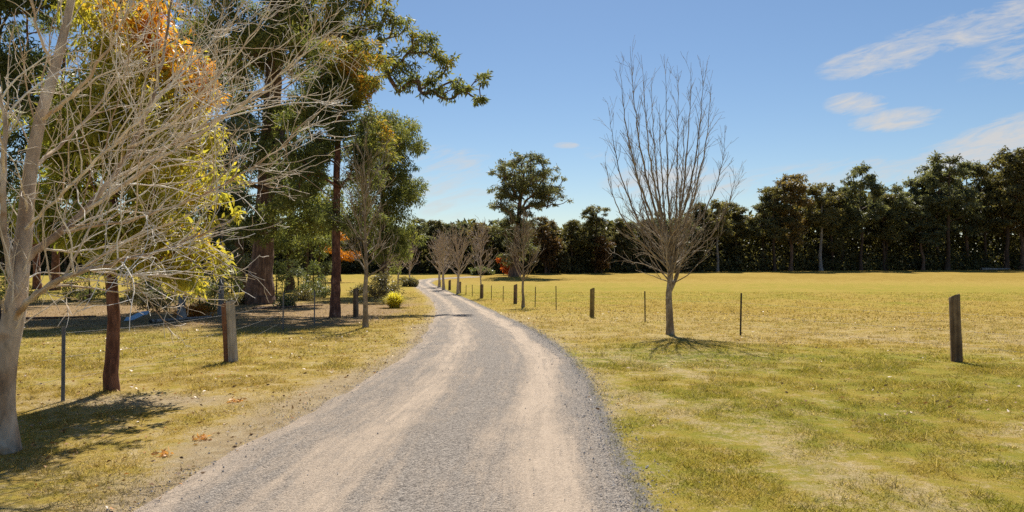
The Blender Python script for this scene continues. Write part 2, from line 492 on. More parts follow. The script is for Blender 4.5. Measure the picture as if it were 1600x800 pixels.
def field(x, y, rd=None):
    """green / bare / litter amounts of the turf at ground points."""
    x = np.asarray(x, float); y = np.asarray(y, float)
    if rd is None: rd = road_dist(x, y)
    s = road_side(x, y)
    big = fbm(x * .09 + 3, y * .09, 21, 3) - .5
    mid = fbm(x * .35, y * .35, 25, 3) - .5
    right = sm(-.5, .8, s)
    yy = y + x * .35 + mid * 5
    g_r = .46 + .08 * sm(14, 8, y) - .30 * sm(15.5, 20, yy) + .27 * sm(34, 54, y + mid * 14) - .40 * sm(68, 98, y + mid * 14)
    g_l = .20 + .1 * sm(10, 5, y) + .15 * sm(-5, -8, x) * sm(10, 16, y)
    g = g_l * (1 - right) + g_r * right + big * .35 + mid * .35
    tx, ty = at(1060, 560)[:2]
    left_straw = .20 * (1 - right) * sm(30, 18, y)
    g = g + .35 * np.exp(-(((x - tx) / 3.2) ** 2 + ((y - ty) / 1.8) ** 2))
    b = (.5 * sm(.65, .0, rd + mid * .9) + .14 * sm(2.0, 0, rd)) * (1 - .65 * right)
    b = b + right * (.33 * sm(17, 21, yy) * sm(40, 30, yy)) +   .30 * right * sm(.42, .62, fbm(x * .75, y * .3, 44, 3)) * sm(22, 12, y)
    b = b + left_straw
    sp = at(225, 628)[:2]
    b = b + .75 * np.exp(-(((x - sp[0]) / 1.1) ** 2 + ((y - sp[1]) / .45) ** 2))
    # the faint wheel marks across the right-hand turf
    p0, p1 = at(1090, 590)[:2], at(1580, 735)[:2]
    dv = (p1 - p0) / np.linalg.norm(p1 - p0); nx, ny = -dv[1], dv[0]
    dd = (x - p0[0]) * nx + (y - p0[1]) * ny + mid * .5
    b = b + .16 * right * (np.exp(-(dd / .2) ** 2) + np.exp(-((dd + 1.5) / .2) ** 2)) * sm(22, 15, y)
    lit = sm(-4.6, -6.5, x + mid * 2) * sm(17, 22, y + mid * 4) * sm(60, 45, y)
    lit = lit * .55 + .45 * sm(-2.5, -4.5, x) * sm(21, 25, y + mid * 3) * sm(46, 36, y)
    return np.clip(g, -.2, 1.1), np.clip(b, 0, 1), np.clip(lit, 0, 1)


def set_field(me, x, y, rep=1, rd=None):
    g, b, l = field(x, y, rd)
    q = road_dist(x, y) if rd is None else rd
    c = np.stack([g, b, l, sm(.26, -.12, q) * (.45 + .5 * sm(-.5, .8, road_side(x, y)))], 1)
    if rep > 1: c = np.repeat(c, rep, axis=0)
    a = me.color_attributes.new('field', 'FLOAT_COLOR', 'POINT')
    a.data.foreach_set('color', c.astype(np.float32).ravel())


# ------------------------------------------------------------------ ground sheet
def make_ground():
    ys = np.concatenate([[-3500, -1200, -400, -150], np.arange(-60, 3, 3.0), np.arange(3, 20, .16), np.arange(20, 55, .45), np.arange(55, 170, 1.6), [180, 200, 230, 280, 350, 500, 900, 1800, 4000]])
    xp = np.concatenate([np.arange(0, 14, .2), np.arange(14, 40, .7), np.arange(40, 150, 3.5), [160, 190, 240, 330, 500, 900, 1800, 4000]])
    xs = np.concatenate([-xp[:0:-1], xp])
    X, Y = np.meshgrid(xs, ys)
    rd = road_dist(X, Y)
    Z = height(X, Y) - .07 * sm(.05, -.35, rd) + (vnoise(X * 2.2, Y * 2.2, 91) - .5) * .012 * sm(60, 20, Y)
    far_ = np.maximum(np.abs(X), np.abs(Y)) > 200
    Z = np.where(far_, np.interp(Y, _GY, _GZ), Z)
    nx, ny = len(xs), len(ys)
    i = np.arange(ny - 1)[:, None] * nx; j = np.arange(nx - 1)[None, :]
    f = np.stack([i + j, i + j + 1, i + nx + j + 1, i + nx + j], -1).reshape(-1, 4)
    mb = MB(); mb.add(np.stack([X, Y, Z], -1), f)
    o = mb.build('ground', M['ground']); tag(o, kind='structure')
    set_field(o.data, X.ravel(), Y.ravel(), 1, rd.ravel())


def make_road():
    t = np.gradient(RC, axis=0); t /= np.linalg.norm(t, axis=1, keepdims=True)
    nrm = np.stack([t[:, 1], -t[:, 0]], 1)         # to the right
    m = 27
    u = np.linspace(-1, 1, m)
    n = len(RC)
    el = (fbm(_sl * .7, _sl * 0, 5, 3) - .5) * .4; er = (fbm(_sl * .7, _sl * 0 + 9, 6, 3) - .5) * .3
    h = RH[:, None] * np.ones((1, m))
    off = u[None, :] * (h + .02) + np.where(u < 0, -u[None, :] ** 3 * 0, 0)
    off = off - np.clip(-u, 0, 1)[None, :] ** 2 * el[:, None] + np.clip(u, 0, 1)[None, :] ** 2 * er[:, None]
    X = RC[:, 0:1] + nrm[:, 0:1] * off; Y = RC[:, 1:2] + nrm[:, 1:2] * off
    uu = (u[None, :] + 1) / 2 * np.ones((n, 1))
    rut = -.018 * (np.exp(-((uu - .80) / .07) ** 2) + np.exp(-((uu - .33) / .08) ** 2))
    Z = height(X, Y) + .015 + .03 * (1 - np.abs(u[None, :]) ** 2) + rut - .075 * sm(.88, 1.0, np.abs(u))[None, :]
    Z = Z + (vnoise(X * 3, Y * 3, 77) - .5) * .014
    i = np.arange(n - 1)[:, None] * m; j = np.arange(m - 1)[None, :]
    f = np.stack([i + j, i + j + 1, i + m + j + 1, i + m + j], -1).reshape(-1, 4)
    mb = MB(); mb.add(np.stack([X, Y, Z], -1), f)
    o = mb.build('driveway', M['road']); tag(o, kind='structure')
    me = o.data
    uvl = me.uv_layers.new(name='lane')
    vi = np.empty(len(me.loops), np.int32); me.loops.foreach_get('vertex_index', vi)
    V = np.broadcast_to(_sl[:, None], (n, m)).ravel()
    uvl.data.foreach_set('uv', np.stack([uu.ravel()[vi], V[vi]], 1).astype(np.float32).ravel())


make_ground()
make_road()


def view_points(r, n, d0, d1, margin=1.5, power=1.0):
    """Random ground points in a wedge a little wider than the view."""
    q = r.random(n)
    d = (d0 ** power + q * (d1 ** power - d0 ** power)) ** (1 / power)
    hw = d * (800 / F) + margin
    return (r.random(n) * 2 - 1) * hw, d


# grass blades
def make_grass():
    r = rng(5)
    xs, ys, hs, ws = [], [], [], []
    for n, d0, d1, pw, h, w in ((460000, 4.3, 13, 1.2, .024, .0075), (260000, 12, 26, 1.2, .032, .015), (120000, 25, 60, 1.0, .05, .035)):
        x, y = view_points(r, n, d0, d1, 1.8, pw)
        xs.append(x); ys.append(y); hs.append(np.full(n, h)); ws.append(np.full(n, w))
    x = np.concatenate(xs); y = np.concatenate(ys); h = np.concatenate(hs); w = np.concatenate(ws)
    tx, ty = view_points(r, 2600, 4.4, 24, 1.5, 1.1)
    tk = fbm(tx * .6, ty * .6, 81, 3) > .44
    tx, ty = tx[tk], ty[tk]
    k = 16
    x = np.concatenate([x, np.repeat(tx, k) + r.normal(size=len(tx) * k) * .022]); y = np.concatenate([y, np.repeat(ty, k) + r.normal(size=len(tx) * k) * .022])
    h = np.concatenate([h, np.repeat(.045 + .03 * r.random(len(tx)), k)]); w = np.concatenate([w, np.repeat(.006 + ty * .0004, k)])
    rd = road_dist(x, y)
    g, b, l = field(x, y, rd)
    tuft = fbm(x * 2.6, y * 2.6, 61, 3)
    keep = (rd > (r.random(len(x)) ** 2) * .5 - .12 + .25 * (tuft - .5)) & (r.random(len(x)) > b * 1.0 - .1) & (r.random(len(x)) > l * .75) & (tuft > .30 + .14 * r.random(len(x)))
    x, y, h, w, rd, tuft = x[keep], y[keep], h[keep], w[keep], rd[keep], tuft[keep]
    n = len(x)
    h = h * (.5 + r.random(n) ** 2 * 1.3) * (.55 + 1.1 * sm(.35, .75, tuft))
    z = height(x, y) - .005
    a = r.random(n) * 2 * math.pi
    lean = r.random(n) ** .7 * 1.9
    la = r.random(n) * 2 * math.pi
    tip = np.stack([x + np.cos(la) * h * lean, y + np.sin(la) * h * lean, z + h], 1)
    dx, dy = np.cos(a) * w / 2, np.sin(a) * w / 2
    v = np.stack([np.stack([x - dx, y - dy, z], 1), np.stack([x + dx, y + dy, z], 1), tip], 1).reshape(-1, 3)
    mb = MB(); mb.add(v, np.arange(n * 3).reshape(n, 3), np.repeat(r.random(n), 3))
    o = mb.build('grass', M['blade'], smooth=False)
    tag(o, 'short dry yellow green grass covering the paddock and verges', 'grass', kind='stuff')
    set_field(o.data, x, y, 3, rd)


def make_stones():
    r = rng(8)
    n = 130000
    x, y = view_points(r, n, 4.2, 26, .5, 1.0)
    rd = road_dist(x, y)
    uu = road_side(x, y)
    edge = np.exp(-((rd + .02) / .22) ** 2) * sm(0, .3, uu) + .4 * np.exp(-((rd - .02) / .22) ** 2) + .02 * (rd < -.2)
    keep = (r.random(n) < edge) & (rd < .6)
    x, y, rd = x[keep], y[keep], rd[keep]
    n = len(x)
    s = (.003 + .007 * r.random(n) ** 3.5) * (1 + y / 25)
    base = np.array([[1, 0, 0], [0, 1, 0], [-1, 0, 0], [0, -1, 0], [.1, .1, .8], [0, 0, -.6]])
    v = base[None] * (.65 + .7 * r.random((n, 6, 3)))
    an = r.random(n) * 6.28
    c, sn = np.cos(an), np.sin(an)
    v = np.stack([v[..., 0] * c[:, None] - v[..., 1] * sn[:, None], v[..., 0] * sn[:, None] + v[..., 1] * c[:, None], v[..., 2]], -1)
    z = height(x, y) + np.where(rd < -.1, .03, .006)
    v = v * s[:, None, None] + np.stack([x, y, z], 1)[:, None, :]
    f = np.array([[0, 1, 4], [1, 2, 4], [2, 3, 4], [3, 0, 4], [1, 0, 5], [2, 1, 5], [3, 2, 5], [0, 3, 5]])
    ff = (np.arange(n)[:, None, None] * 6 + f[None]).reshape(-1, 3)
    mb = MB(); mb.add(v.reshape(-1, 3), ff, np.repeat(r.random(n), 6))
    o = mb.build('gravel', M['stone'], smooth=False)
    tag(o, 'loose blue grey gravel along the driveway edges', 'gravel', kind='stuff')


def make_fallen_leaves():
    r = rng(9)
    n = 22000
    x, y = view_points(r, n, 4.3, 34, 1, 1.0)
    rd = road_dist(x, y)
    wgt = np.where(x < 0, .75, .16) + .8 * sm(.4, .7, fbm(x * .7, y * .7, 31, 3)) - .3
    keep = (rd > -.1) & (r.random(n) < wgt)
    x, y = x[keep], y[keep]; n = len(x)
    z = height(x, y) + .012 + .02 * r.random(n)
    ax = np.stack([r.normal(size=n), r.normal(size=n), r.normal(size=n) * .25], 1)
    L = (.012 + .04 * r.random(n) ** 2.2) * (1 + y / 30)
    mb = MB(); leaves(mb, np.stack([x, y, z], 1), ax, L, L * .42, r, r.random(n) ** .8, .5)
    o = mb.build('fallen_leaves', M['leaf_fallen'])
    tag(o, 'scattered brown fallen leaves lying on the grass', 'leaves', kind='stuff')


make_grass(); make_stones(); make_fallen_leaves()


# ------------------------------------------------------------------ trees with foliage
def wander_line(r, pts, step, amp):
    pts = np.asarray(pts, float)
    q = catmull(pts, max(2, int(np.ceil(np.linalg.norm(np.diff(pts, axis=0), axis=1).max() / step))))
    j = r.normal(size=q.shape) * amp; j[0] = 0; j[-1] = 0
    return q + j


def foliage_tree(name, trunk_pts, trunk_r, clumps, leaf, bark, seed, label, cat='tree', group=None, leaf_len=.15, leaf_w=.045,
                 per=60, r_tip=.012, expo=.46, attach=.35, tint=None, droop=.6, flat=.65, sides=10, limb_sides=6, lump=.12, flare=1.0, spread=.45, sub=4, subr=.62):
    """trunk_pts: world points base to top; clumps: rows x y z radius."""
    r = rng(seed)
    base = np.asarray(trunk_pts[0], float)
    tp = wander_line(r, trunk_pts, .7, min(.02, trunk_r[0] * .07))
    arc = np.r_[0, np.cumsum(np.linalg.norm(np.diff(tp, axis=0), axis=1))]; arc /= arc[-1]
    tr = np.interp(arc, np.linspace(0, 1, len(trunk_r)), trunk_r)
    hgt = tp[:, 2] - base[2]
    tr = tr * (1 + flare * .55 * np.exp(-hgt / (trunk_r[0] * 2.2)))
    tp[0, 2] -= .15
    pos = [p for p in tp]; par = [-1] + list(range(len(tp) - 1))
    first = int(np.searchsorted(arc, attach))
    ok = [i >= first for i in range(len(tp))]
    tips = np.zeros(len(tp))
    clumps = np.asarray(clumps, float)
    subs = []
    for c in clumps:
        k = sub
        o = r.normal(size=(k, 3)) * c[3] * .5 * np.array([1, 1, flat])
        for q in o: subs.append([c[0] + q[0], c[1] + q[1], c[2] + q[2], c[3] * subr * (.75 + .5 * r.random())])
    subs = np.array(subs)
    dist = np.array([np.min(np.linalg.norm(tp[first:] - s[:3], axis=1)) for s in subs])
    chains = []
    tips = list(tips)
    for si in np.argsort(dist):
        c = subs[si, :3]
        A = np.array(pos); okm = np.array(ok)
        d = c - A; L = np.linalg.norm(d, axis=1)
        cost = L + 1.6 * np.maximum(0, .35 * L - d[:, 2]) + np.where(okm, 0, 1e6)
        i = int(np.argmin(cost))
        a = A[i]; L = np.linalg.norm(c - a)
        mid = (a + c) / 2 + np.array([0, 0, -.10 * L]) + r.normal(size=3) * .10 * L
        k = max(2, int(L / .8) + 1)
        t = np.linspace(0, 1, k + 1)[1:, None]
        pts = (1 - t) ** 2 * a + 2 * t * (1 - t) * mid + t * t * c + r.normal(size=(k, 3)) * .025 * min(L, 2)
        ids = []
        prev = i
        for p in pts:
            pos.append(p); par.append(prev); ok.append(True); tips.append(0.0); prev = len(pos) - 1; ids.append(prev)
        tips[prev] += 1
        chains.append([i] + ids)
    cnt = np.array(tips)
    for i in range(len(pos) - 1, 0, -1):
        if par[i] >= 0: cnt[par[i]] += cnt[i]
    rr = r_tip * np.maximum(cnt, 1) ** expo
    rr[:len(tp)] = tr
    A = np.array(pos)
    tb = MB()
    tube(tb, tp, tr, sides, 0, True, lump, seed)
    for ch in chains:
        q = rr[ch].copy(); q[0] = min(q[0], q[1] * 1.15)
        tube(tb, A[ch], q, limb_sides if q[0] > .03 else 4, 0, False)
    root = empty(name, base, 0, label, cat, group)
    tb.build('trunk', M[bark], root, True, base)
    # foliage
    cb = MB()
    cntl = np.clip((subs[:, 3] / np.mean(subs[:, 3])) ** 1.8, .25, 3) * per
    ci = np.repeat(np.arange(len(subs)), np.maximum(6, cntl.astype(int)))
    n = len(ci)
    g = r.normal(size=(n, 3)); g /= np.linalg.norm(g, axis=1, keepdims=True)
    g = g * (r.random(n) ** spread)[:, None]
    g[:, 2] *= flat
    p = subs[ci, :3] + g * subs[ci, 3:4]
    ax = g * .8 + r.normal(size=(n, 3)) * .7; ax[:, 2] -= droop
    L = leaf_len * (.6 + .8 * r.random(n))
    W = leaf_w * (.7 + .6 * r.random(n))
    ct = r.random(len(subs))
    tt = .28 + .22 * (ct[ci] - .5) + .30 * (r.random(n) - .5)
    if tint is not None: tt = tt + tint(p, r)
    leaves(cb, p, ax, L, W, r, np.clip(tt, 0, 1))
    cb.build('crown', M[leaf], root, True, base)
    return root


def ell(r, cx, cy, rx, ry, n, d0, dd, R, shell=.5):
    """Clump centres spread through an egg whose outline is given in photograph pixels at depth d0."""
    out = []
    for _ in range(n):
        v = r.normal(size=3); v /= np.linalg.norm(v); v *= r.random() ** shell
        p = P(cx + rx * v[0], cy + ry * v[1], d0)
        p[1] += dd * v[2]
        out.append([*p, R * (.75 + .5 * r.random())])
    return out


# --- big old gum behind the left verge, its limb reaching over the drive
def big_gum():
    r = rng(101)
    b = at(405, 475); d = b[1]
    tr = [b, P(408, 430, d), P(414, 330, d), P(422, 200, d), P(432, 60, d), P(440, -60, d), P(450, -190, d), P(462, -300, d)]
    c = []
    c += ell(r, 400, -120, 190, 140, 52, d, 5.5, 1.4)
    c += ell(r, 500, 30, 90, 70, 20, d - 1, 3.0, 1.1)
    c += ell(r, 380, 60, 110, 110, 26, d - 1.5, 3.0, 1.2)
    c += ell(r, 410, 220, 85, 80, 18, d - 1.5, 2.5, 1.0)
    c += ell(r, 460, 310, 60, 60, 12, d - 1, 2.5, .95)
    c += ell(r, 400, 345, 70, 50, 8, d - 2, 1.5, .75)
    for px, py, R in ((575, 40, .7), (608, 62, .5), (632, 38, .5), (655, 52, .45), (640, 80, .5), (600, 95, .6), (618, 112, .55), (652, 116, .5), (680, 96, .5), (705, 102, .28), (662, 72, .4), (625, 140, .4), (672, 122, .4),
                      (675, 142, .35), (698, 130, .4), (718, 130, .3), (738, 142, .36), (752, 130, .3), (750, 158, .26), (590, 20, .6), (560, 70, .9), (568, 5, .8), (548, -30, 1.0)):
        for _ in range(2): c.append([*P(px + r.normal() * 9, py + r.normal() * 6, d - 2 + r.random() * 1.5), R * 1.05])
    return foliage_tree('gum_tree', tr, [.60, .54, .49, .45, .40, .33, .25, .15], c, 'leaf_gum', 'bark_gum', 11,
                        'giant old gum with flared stringy trunk and a limb reaching out over the drive', per=88, spread=.6, leaf_len=.30, leaf_w=.085,
                        r_tip=.016, attach=.42, sides=18, lump=.16, flare=1.0, sub=4, flat=.75,
                        tint=lambda p, r: .14 + .08 * (p[:, 2] > 12) + .3 * (fbm(p[:, 0] * .5, p[:, 2] * .5, 5, 2) - .45))


def red_gum():
    r = rng(102)
    b = at(523, 496); d = b[1]
    tr = [b, P(525, 420, d), P(526, 300, d), P(528, 200, d), P(533, 120, d), P(540, 65, d)]
    c = ell(r, 545, 115, 58, 55, 24, d, 1.7, .62) + ell(r, 500, 180, 60, 50, 18, d, 1.6, .62) + ell(r, 560, 235, 45, 60, 16, d, 1.4, .55) + ell(r, 480, 270, 50, 55, 14, d, 1.4, .58) + ell(r, 545, 330, 40, 40, 7, d, 1.2, .5)
    top = P(0, 140, d)[2]; side = P(530, 0, d)[0]
    return foliage_tree('gum_tree', tr, [.205, .18, .15, .12, .08, .04], c, 'leaf_gum', 'bark_red', 12,
                        'slender gum with bare dark red trunk standing beside the short wooden post', per=88, leaf_len=.20, leaf_w=.055, r_tip=.009, attach=.35, flare=.5,
                        tint=lambda p, r: .10 + .42 * sm(-.6, 1.2, (p[:, 2] - top) * .6 + (p[:, 0] - side)) * (r.random(len(p)) > .25))


def side_gum():
    r = rng(103)
    b = at(598, 462); d = b[1]
    tr = [b, P(600, 400, d), P(598, 320, d), P(602, 240, d), P(606, 190, d)]
    c = ell(r, 605, 228, 50, 52, 26, d, 2.2, .85) + ell(r, 622, 300, 34, 50, 18, d, 1.8, .8) + ell(r, 585, 300, 36, 65, 16, d, 1.8, .8) + ell(r, 618, 375, 28, 42, 13, d, 1.4, .7)
    return foliage_tree('gum_tree', tr, [.26, .22, .18, .12, .06], c, 'leaf_gum', 'bark_dark', 13,
                        'gum with drooping grey green crown at the open right edge of the grove', per=110, leaf_len=.26, leaf_w=.07, r_tip=.010, attach=.3, flat=1.0, droop=1.0,
                        tint=lambda p, r: .18)


def young_gum():
    r = rng(104)
    b = at(176, 611); d = b[1]
    tr = [b, P(175, 560, d), P(177, 500, d), P(174, 420, d), P(176, 320, d), P(178, 200, d), P(184, 100, d), P(190, 0, d), P(196, -60, d)]
    c = ell(r, 195, 90, 85, 110, 22, d, .95, .30) + ell(r, 215, 230, 125, 110, 34, d, 1.15, .30) + ell(r, 235, 370, 115, 85, 28, d, 1.1, .28) + ell(r, 110, 250, 75, 130, 20, d, .9, .28) + ell(r, 275, 150, 40, 60, 6, d, .5, .24)
    for px, py in ((300, 110), (310, 150), (325, 260), (335, 320), (318, 400), (300, 440), (230, 20), (250, 80), (150, -20)):
        c.append([*P(px, py, d + r.normal() * .3), .24])
    ztop = P(0, 90, d)[2]; xs = P(215, 0, d)[0]
    return foliage_tree('gum_tree', tr, [.088, .080, .075, .066, .055, .045, .035, .022, .01], c, 'leaf_young', 'bark_red', 14,
                        'young gum with peeling red trunk and yellow leaves turning orange above', per=56, spread=.6, leaf_len=.125, leaf_w=.036, r_tip=.0042, attach=.30, sides=14, lump=.22, flare=.45, droop=.9, flat=.9, sub=4,
                        tint=lambda p, r: .06 + .26 * sm(-.5, .6, (p[:, 0] - xs)) + .40 * sm(-.5, .6, p[:, 2] - ztop + .8 * (p[:, 0] - xs)) * (r.random(len(p)) > .2))


def grove_tree(seed, px, base_y, w, tops, ells, label, bark='bark_dark', leaf='leaf_gum', per=80, L=.30, W=.09, tintv=0.0, r_tip=.012, group=None, R=1.1, attach=.3):
    r = rng(seed)
    b = at(px, base_y); d = b[1]
    tr = [b] + [P(x, y, d) for x, y in tops]
    n = len(tr)
    rr = np.linspace(w, w * .25, n)
    c = []
    for (cx, cy, rx, ry, k) in ells: c += ell(r, cx, cy, rx, ry, k, d, max(1.0, rx * d / F * .8), R)
    return foliage_tree('gum_tree', tr, rr, c, leaf, bark, seed, label, per=per, leaf_len=L, leaf_w=W, r_tip=r_tip, attach=attach, group=group, tint=lambda p, q: tintv)


big_gum(); red_gum(); side_gum(); young_gum()
grove_tree(201, 376, 456, .42, [(374, 400), (370, 320), (365, 220), (360, 120)], [(350, 90, 90, 130, 24), (360, 260, 75, 75, 14), (345, 350, 60, 50, 9)], 'dark trunked gum just left of the giant gum, farther back', tintv=.12)
grove_tree(202, 453, 457, .34, [(453, 400), (456, 320), (460, 230), (465, 150)], [(480, 170, 70, 80, 14), (475, 290, 75, 70, 15), (470, 370, 65, 40, 11)], 'dark trunked gum just right of the giant gum with low leafy boughs', tintv=.15)
grove_tree(203, 240, 462, .46, [(238, 400), (236, 300), (232, 180), (228, 60)], [(230, -40, 110, 140, 34), (240, 200, 90, 90, 18), (270, 330, 70, 60, 12)], 'gum with thick dark trunk behind the yellow leaved young gum', tintv=.12)
grove_tree(204, 58, 452, .30, [(56, 380), (52, 260), (46, 140), (42, 20)], [(50, -30, 85, 100, 22), (40, 180, 65, 80, 13), (60, 310, 60, 60, 10)], 'slim dark red trunked gum seen just right of the pale bare trunk', 'bark_red', tintv=.14)
grove_tree(205, 86, 454, .32, [(88, 380), (92, 260), (98, 140), (104, 20)], [(130, -20, 80, 110, 20), (110, 220, 65, 80, 13), (120, 350, 60, 45, 9)], 'second slim red trunked gum beside the one nearest the bare trunk', 'bark_red', tintv=.14)
grove_tree(206, -14, 502, .24, [(-14, 380), (-10, 240), (-6, 100), (0, -40), (4, -140)], [(30, -60, 110, 80, 24), (10, 120, 80, 70, 14), (-10, 260, 60, 60, 9)], 'dark trunked gum at the photo edge behind the pale bare tree', tintv=.03, L=.24, W=.07, R=.8, per=90)
grove_tree(207, 480, 452, .16, [(480, 420), (481, 380), (483, 340)], [(486, 345, 36, 40, 12)], 'thin dark sapling gum between the giant gum and the red trunk', per=60, R=.7, tintv=.02)
grove_tree(208, 498, 450, .13, [(498, 420), (500, 390), (502, 360)], [(502, 365, 26, 34, 9)], 'thinnest dark sapling gum right behind the red trunked gum', per=60, R=.6, tintv=.06)
grove_tree(209, 284, 500, .13, [(284, 470), (283, 430), (280, 350), (276, 240), (270, 140), (266, 60)], [(285, 400, 45, 40, 9), (275, 270, 70, 80, 22), (265, 130, 70, 80, 22)], 'pale shaggy barked gum rising from dark debris under the grove', 'bark_grey', 'leaf_pale', 75, .18, .05, -.12, .009, R=.6, attach=.3)
grove_tree(210, 345, 492, .12, [(346, 450), (348, 410), (346, 370), (350, 300), (352, 200)], [(345, 400, 30, 36, 8), (350, 320, 40, 45, 12), (355, 230, 40, 50, 12)], 'pale grey blue gum directly behind the split left post', 'bark_grey', 'leaf_pale', 70, .18, .05, -.05, .009, R=.5, attach=.35)
grove_tree(211, 532, 440, .12, [(530, 420), (528, 395), (526, 370)], [(528, 388, 20, 24, 7)], 'small tree with bright orange leaves behind the red trunked gum', 'bark_dark', 'leaf_orange', 60, .26, .11, .1, .02, R=.7)


# --- lone broad gum in the paddock
def paddock_gum():
    r = rng(110)
    b = at(804, 432); d = b[1]
    tr = [b, P(804, 415, d), P(806, 390, d), P(810, 350, d), P(812, 320, d), P(815, 290, d)]
    c = ell(r, 822, 272, 54, 31, 46, d, 3.8, .85, .4) + ell(r, 792, 305, 30, 28, 18, d, 2.6, .8) + ell(r, 850, 300, 34, 24, 18, d, 2.6, .75)
    c += ell(r, 803, 348, 36, 30, 30, d, 2.6, .75) + ell(r, 835, 318, 24, 14, 6, d, 2.0, .6) + ell(r, 810, 390, 32, 26, 18, d, 2.2, .7)
    for px, py, R in ((880, 308, .5), (890, 312, .42), (868, 318, .5), (850, 322, .45), (770, 270, .5), (768, 296, .5), (782, 250, .5), (805, 242, .55), (840, 246, .55), (868, 262, .5), (882, 280, .4), (772, 322, .45), (795, 330, .5), (832, 318, .5)):
        c.append([*P(px, py, d + r.normal() * 1.2), R])
    return foliage_tree('gum_tree', tr, [.62, .5, .42, .34, .26, .16], c, 'leaf_forest_grey', 'bark_gum', 15,
                        'lone spreading gum standing in the open paddock beyond the drive', per=25, spread=.62, leaf_len=.40, leaf_w=.12, r_tip=.026, attach=.25, sub=5, flat=.6, subr=.62,
                        tint=lambda p, q: .13)


paddock_gum()


# ------------------------------------------------------------------ bare trees
def shoots(r, tb, start, direc, length, r0, level, maxlevel, par, tint):
    """A bare branch with its side shoots, drawn into a mesh."""
    n = max(4, int(length / par['step']))
    p = np.array(start, float); d = np.array(direc, float); d /= np.linalg.norm(d)
    pts = [p.copy()]
    for i in range(n):
        d = d + r.normal(size=3) * par['wander'] * (1 + .4 * level) + np.array([0, 0, par['up']])
        d /= np.linalg.norm(d)
        p = p + d * length / n
        pts.append(p.copy())
    pts = np.array(pts)
    rad_ = np.linspace(r0, max(par['rmin'], r0 * .22), n + 1)
    tube(tb, pts, rad_, 6 if r0 > .025 else (5 if r0 > .01 else 4 if r0 > .006 else 3), tint + r.normal() * .25, False)
    branch_off(r, tb, pts, rad_, length, level, maxlevel, par, tint)
    return pts


def branch_off(r, tb, pts, rad_, length, level, maxlevel, par, tint, f0=.22):
    if level >= maxlevel: return
    n = len(pts) - 1
    m = int(length * par['dens'][level] * (.75 + .5 * r.random()))
    for _ in range(m):
        t = f0 + (1 - f0 - .03) * r.random()
        i = min(n - 1, int(t * n)); f = t * n - i
        q = pts[i] * (1 - f) + pts[i + 1] * f
        tg = pts[i + 1] - pts[i]; tg /= np.linalg.norm(tg)
        o = r.normal(size=3); o -= tg * (o @ tg); o /= np.linalg.norm(o)
        an = rad(par['ang'][level] * (.7 + .6 * r.random()))
        dd = tg * math.cos(an) + o * math.sin(an) + np.array([0, 0, par['lift']])
        L = par['len'][level] * (.45 + .9 * r.random()) * (1.1 - .5 * t)
        rr = max(par['rmin'], min(np.interp(t * n, np.arange(n + 1), rad_) * .62, L * par['slim']))
        shoots(r, tb, q, dd, L, rr, level + 1, maxlevel, par, tint)


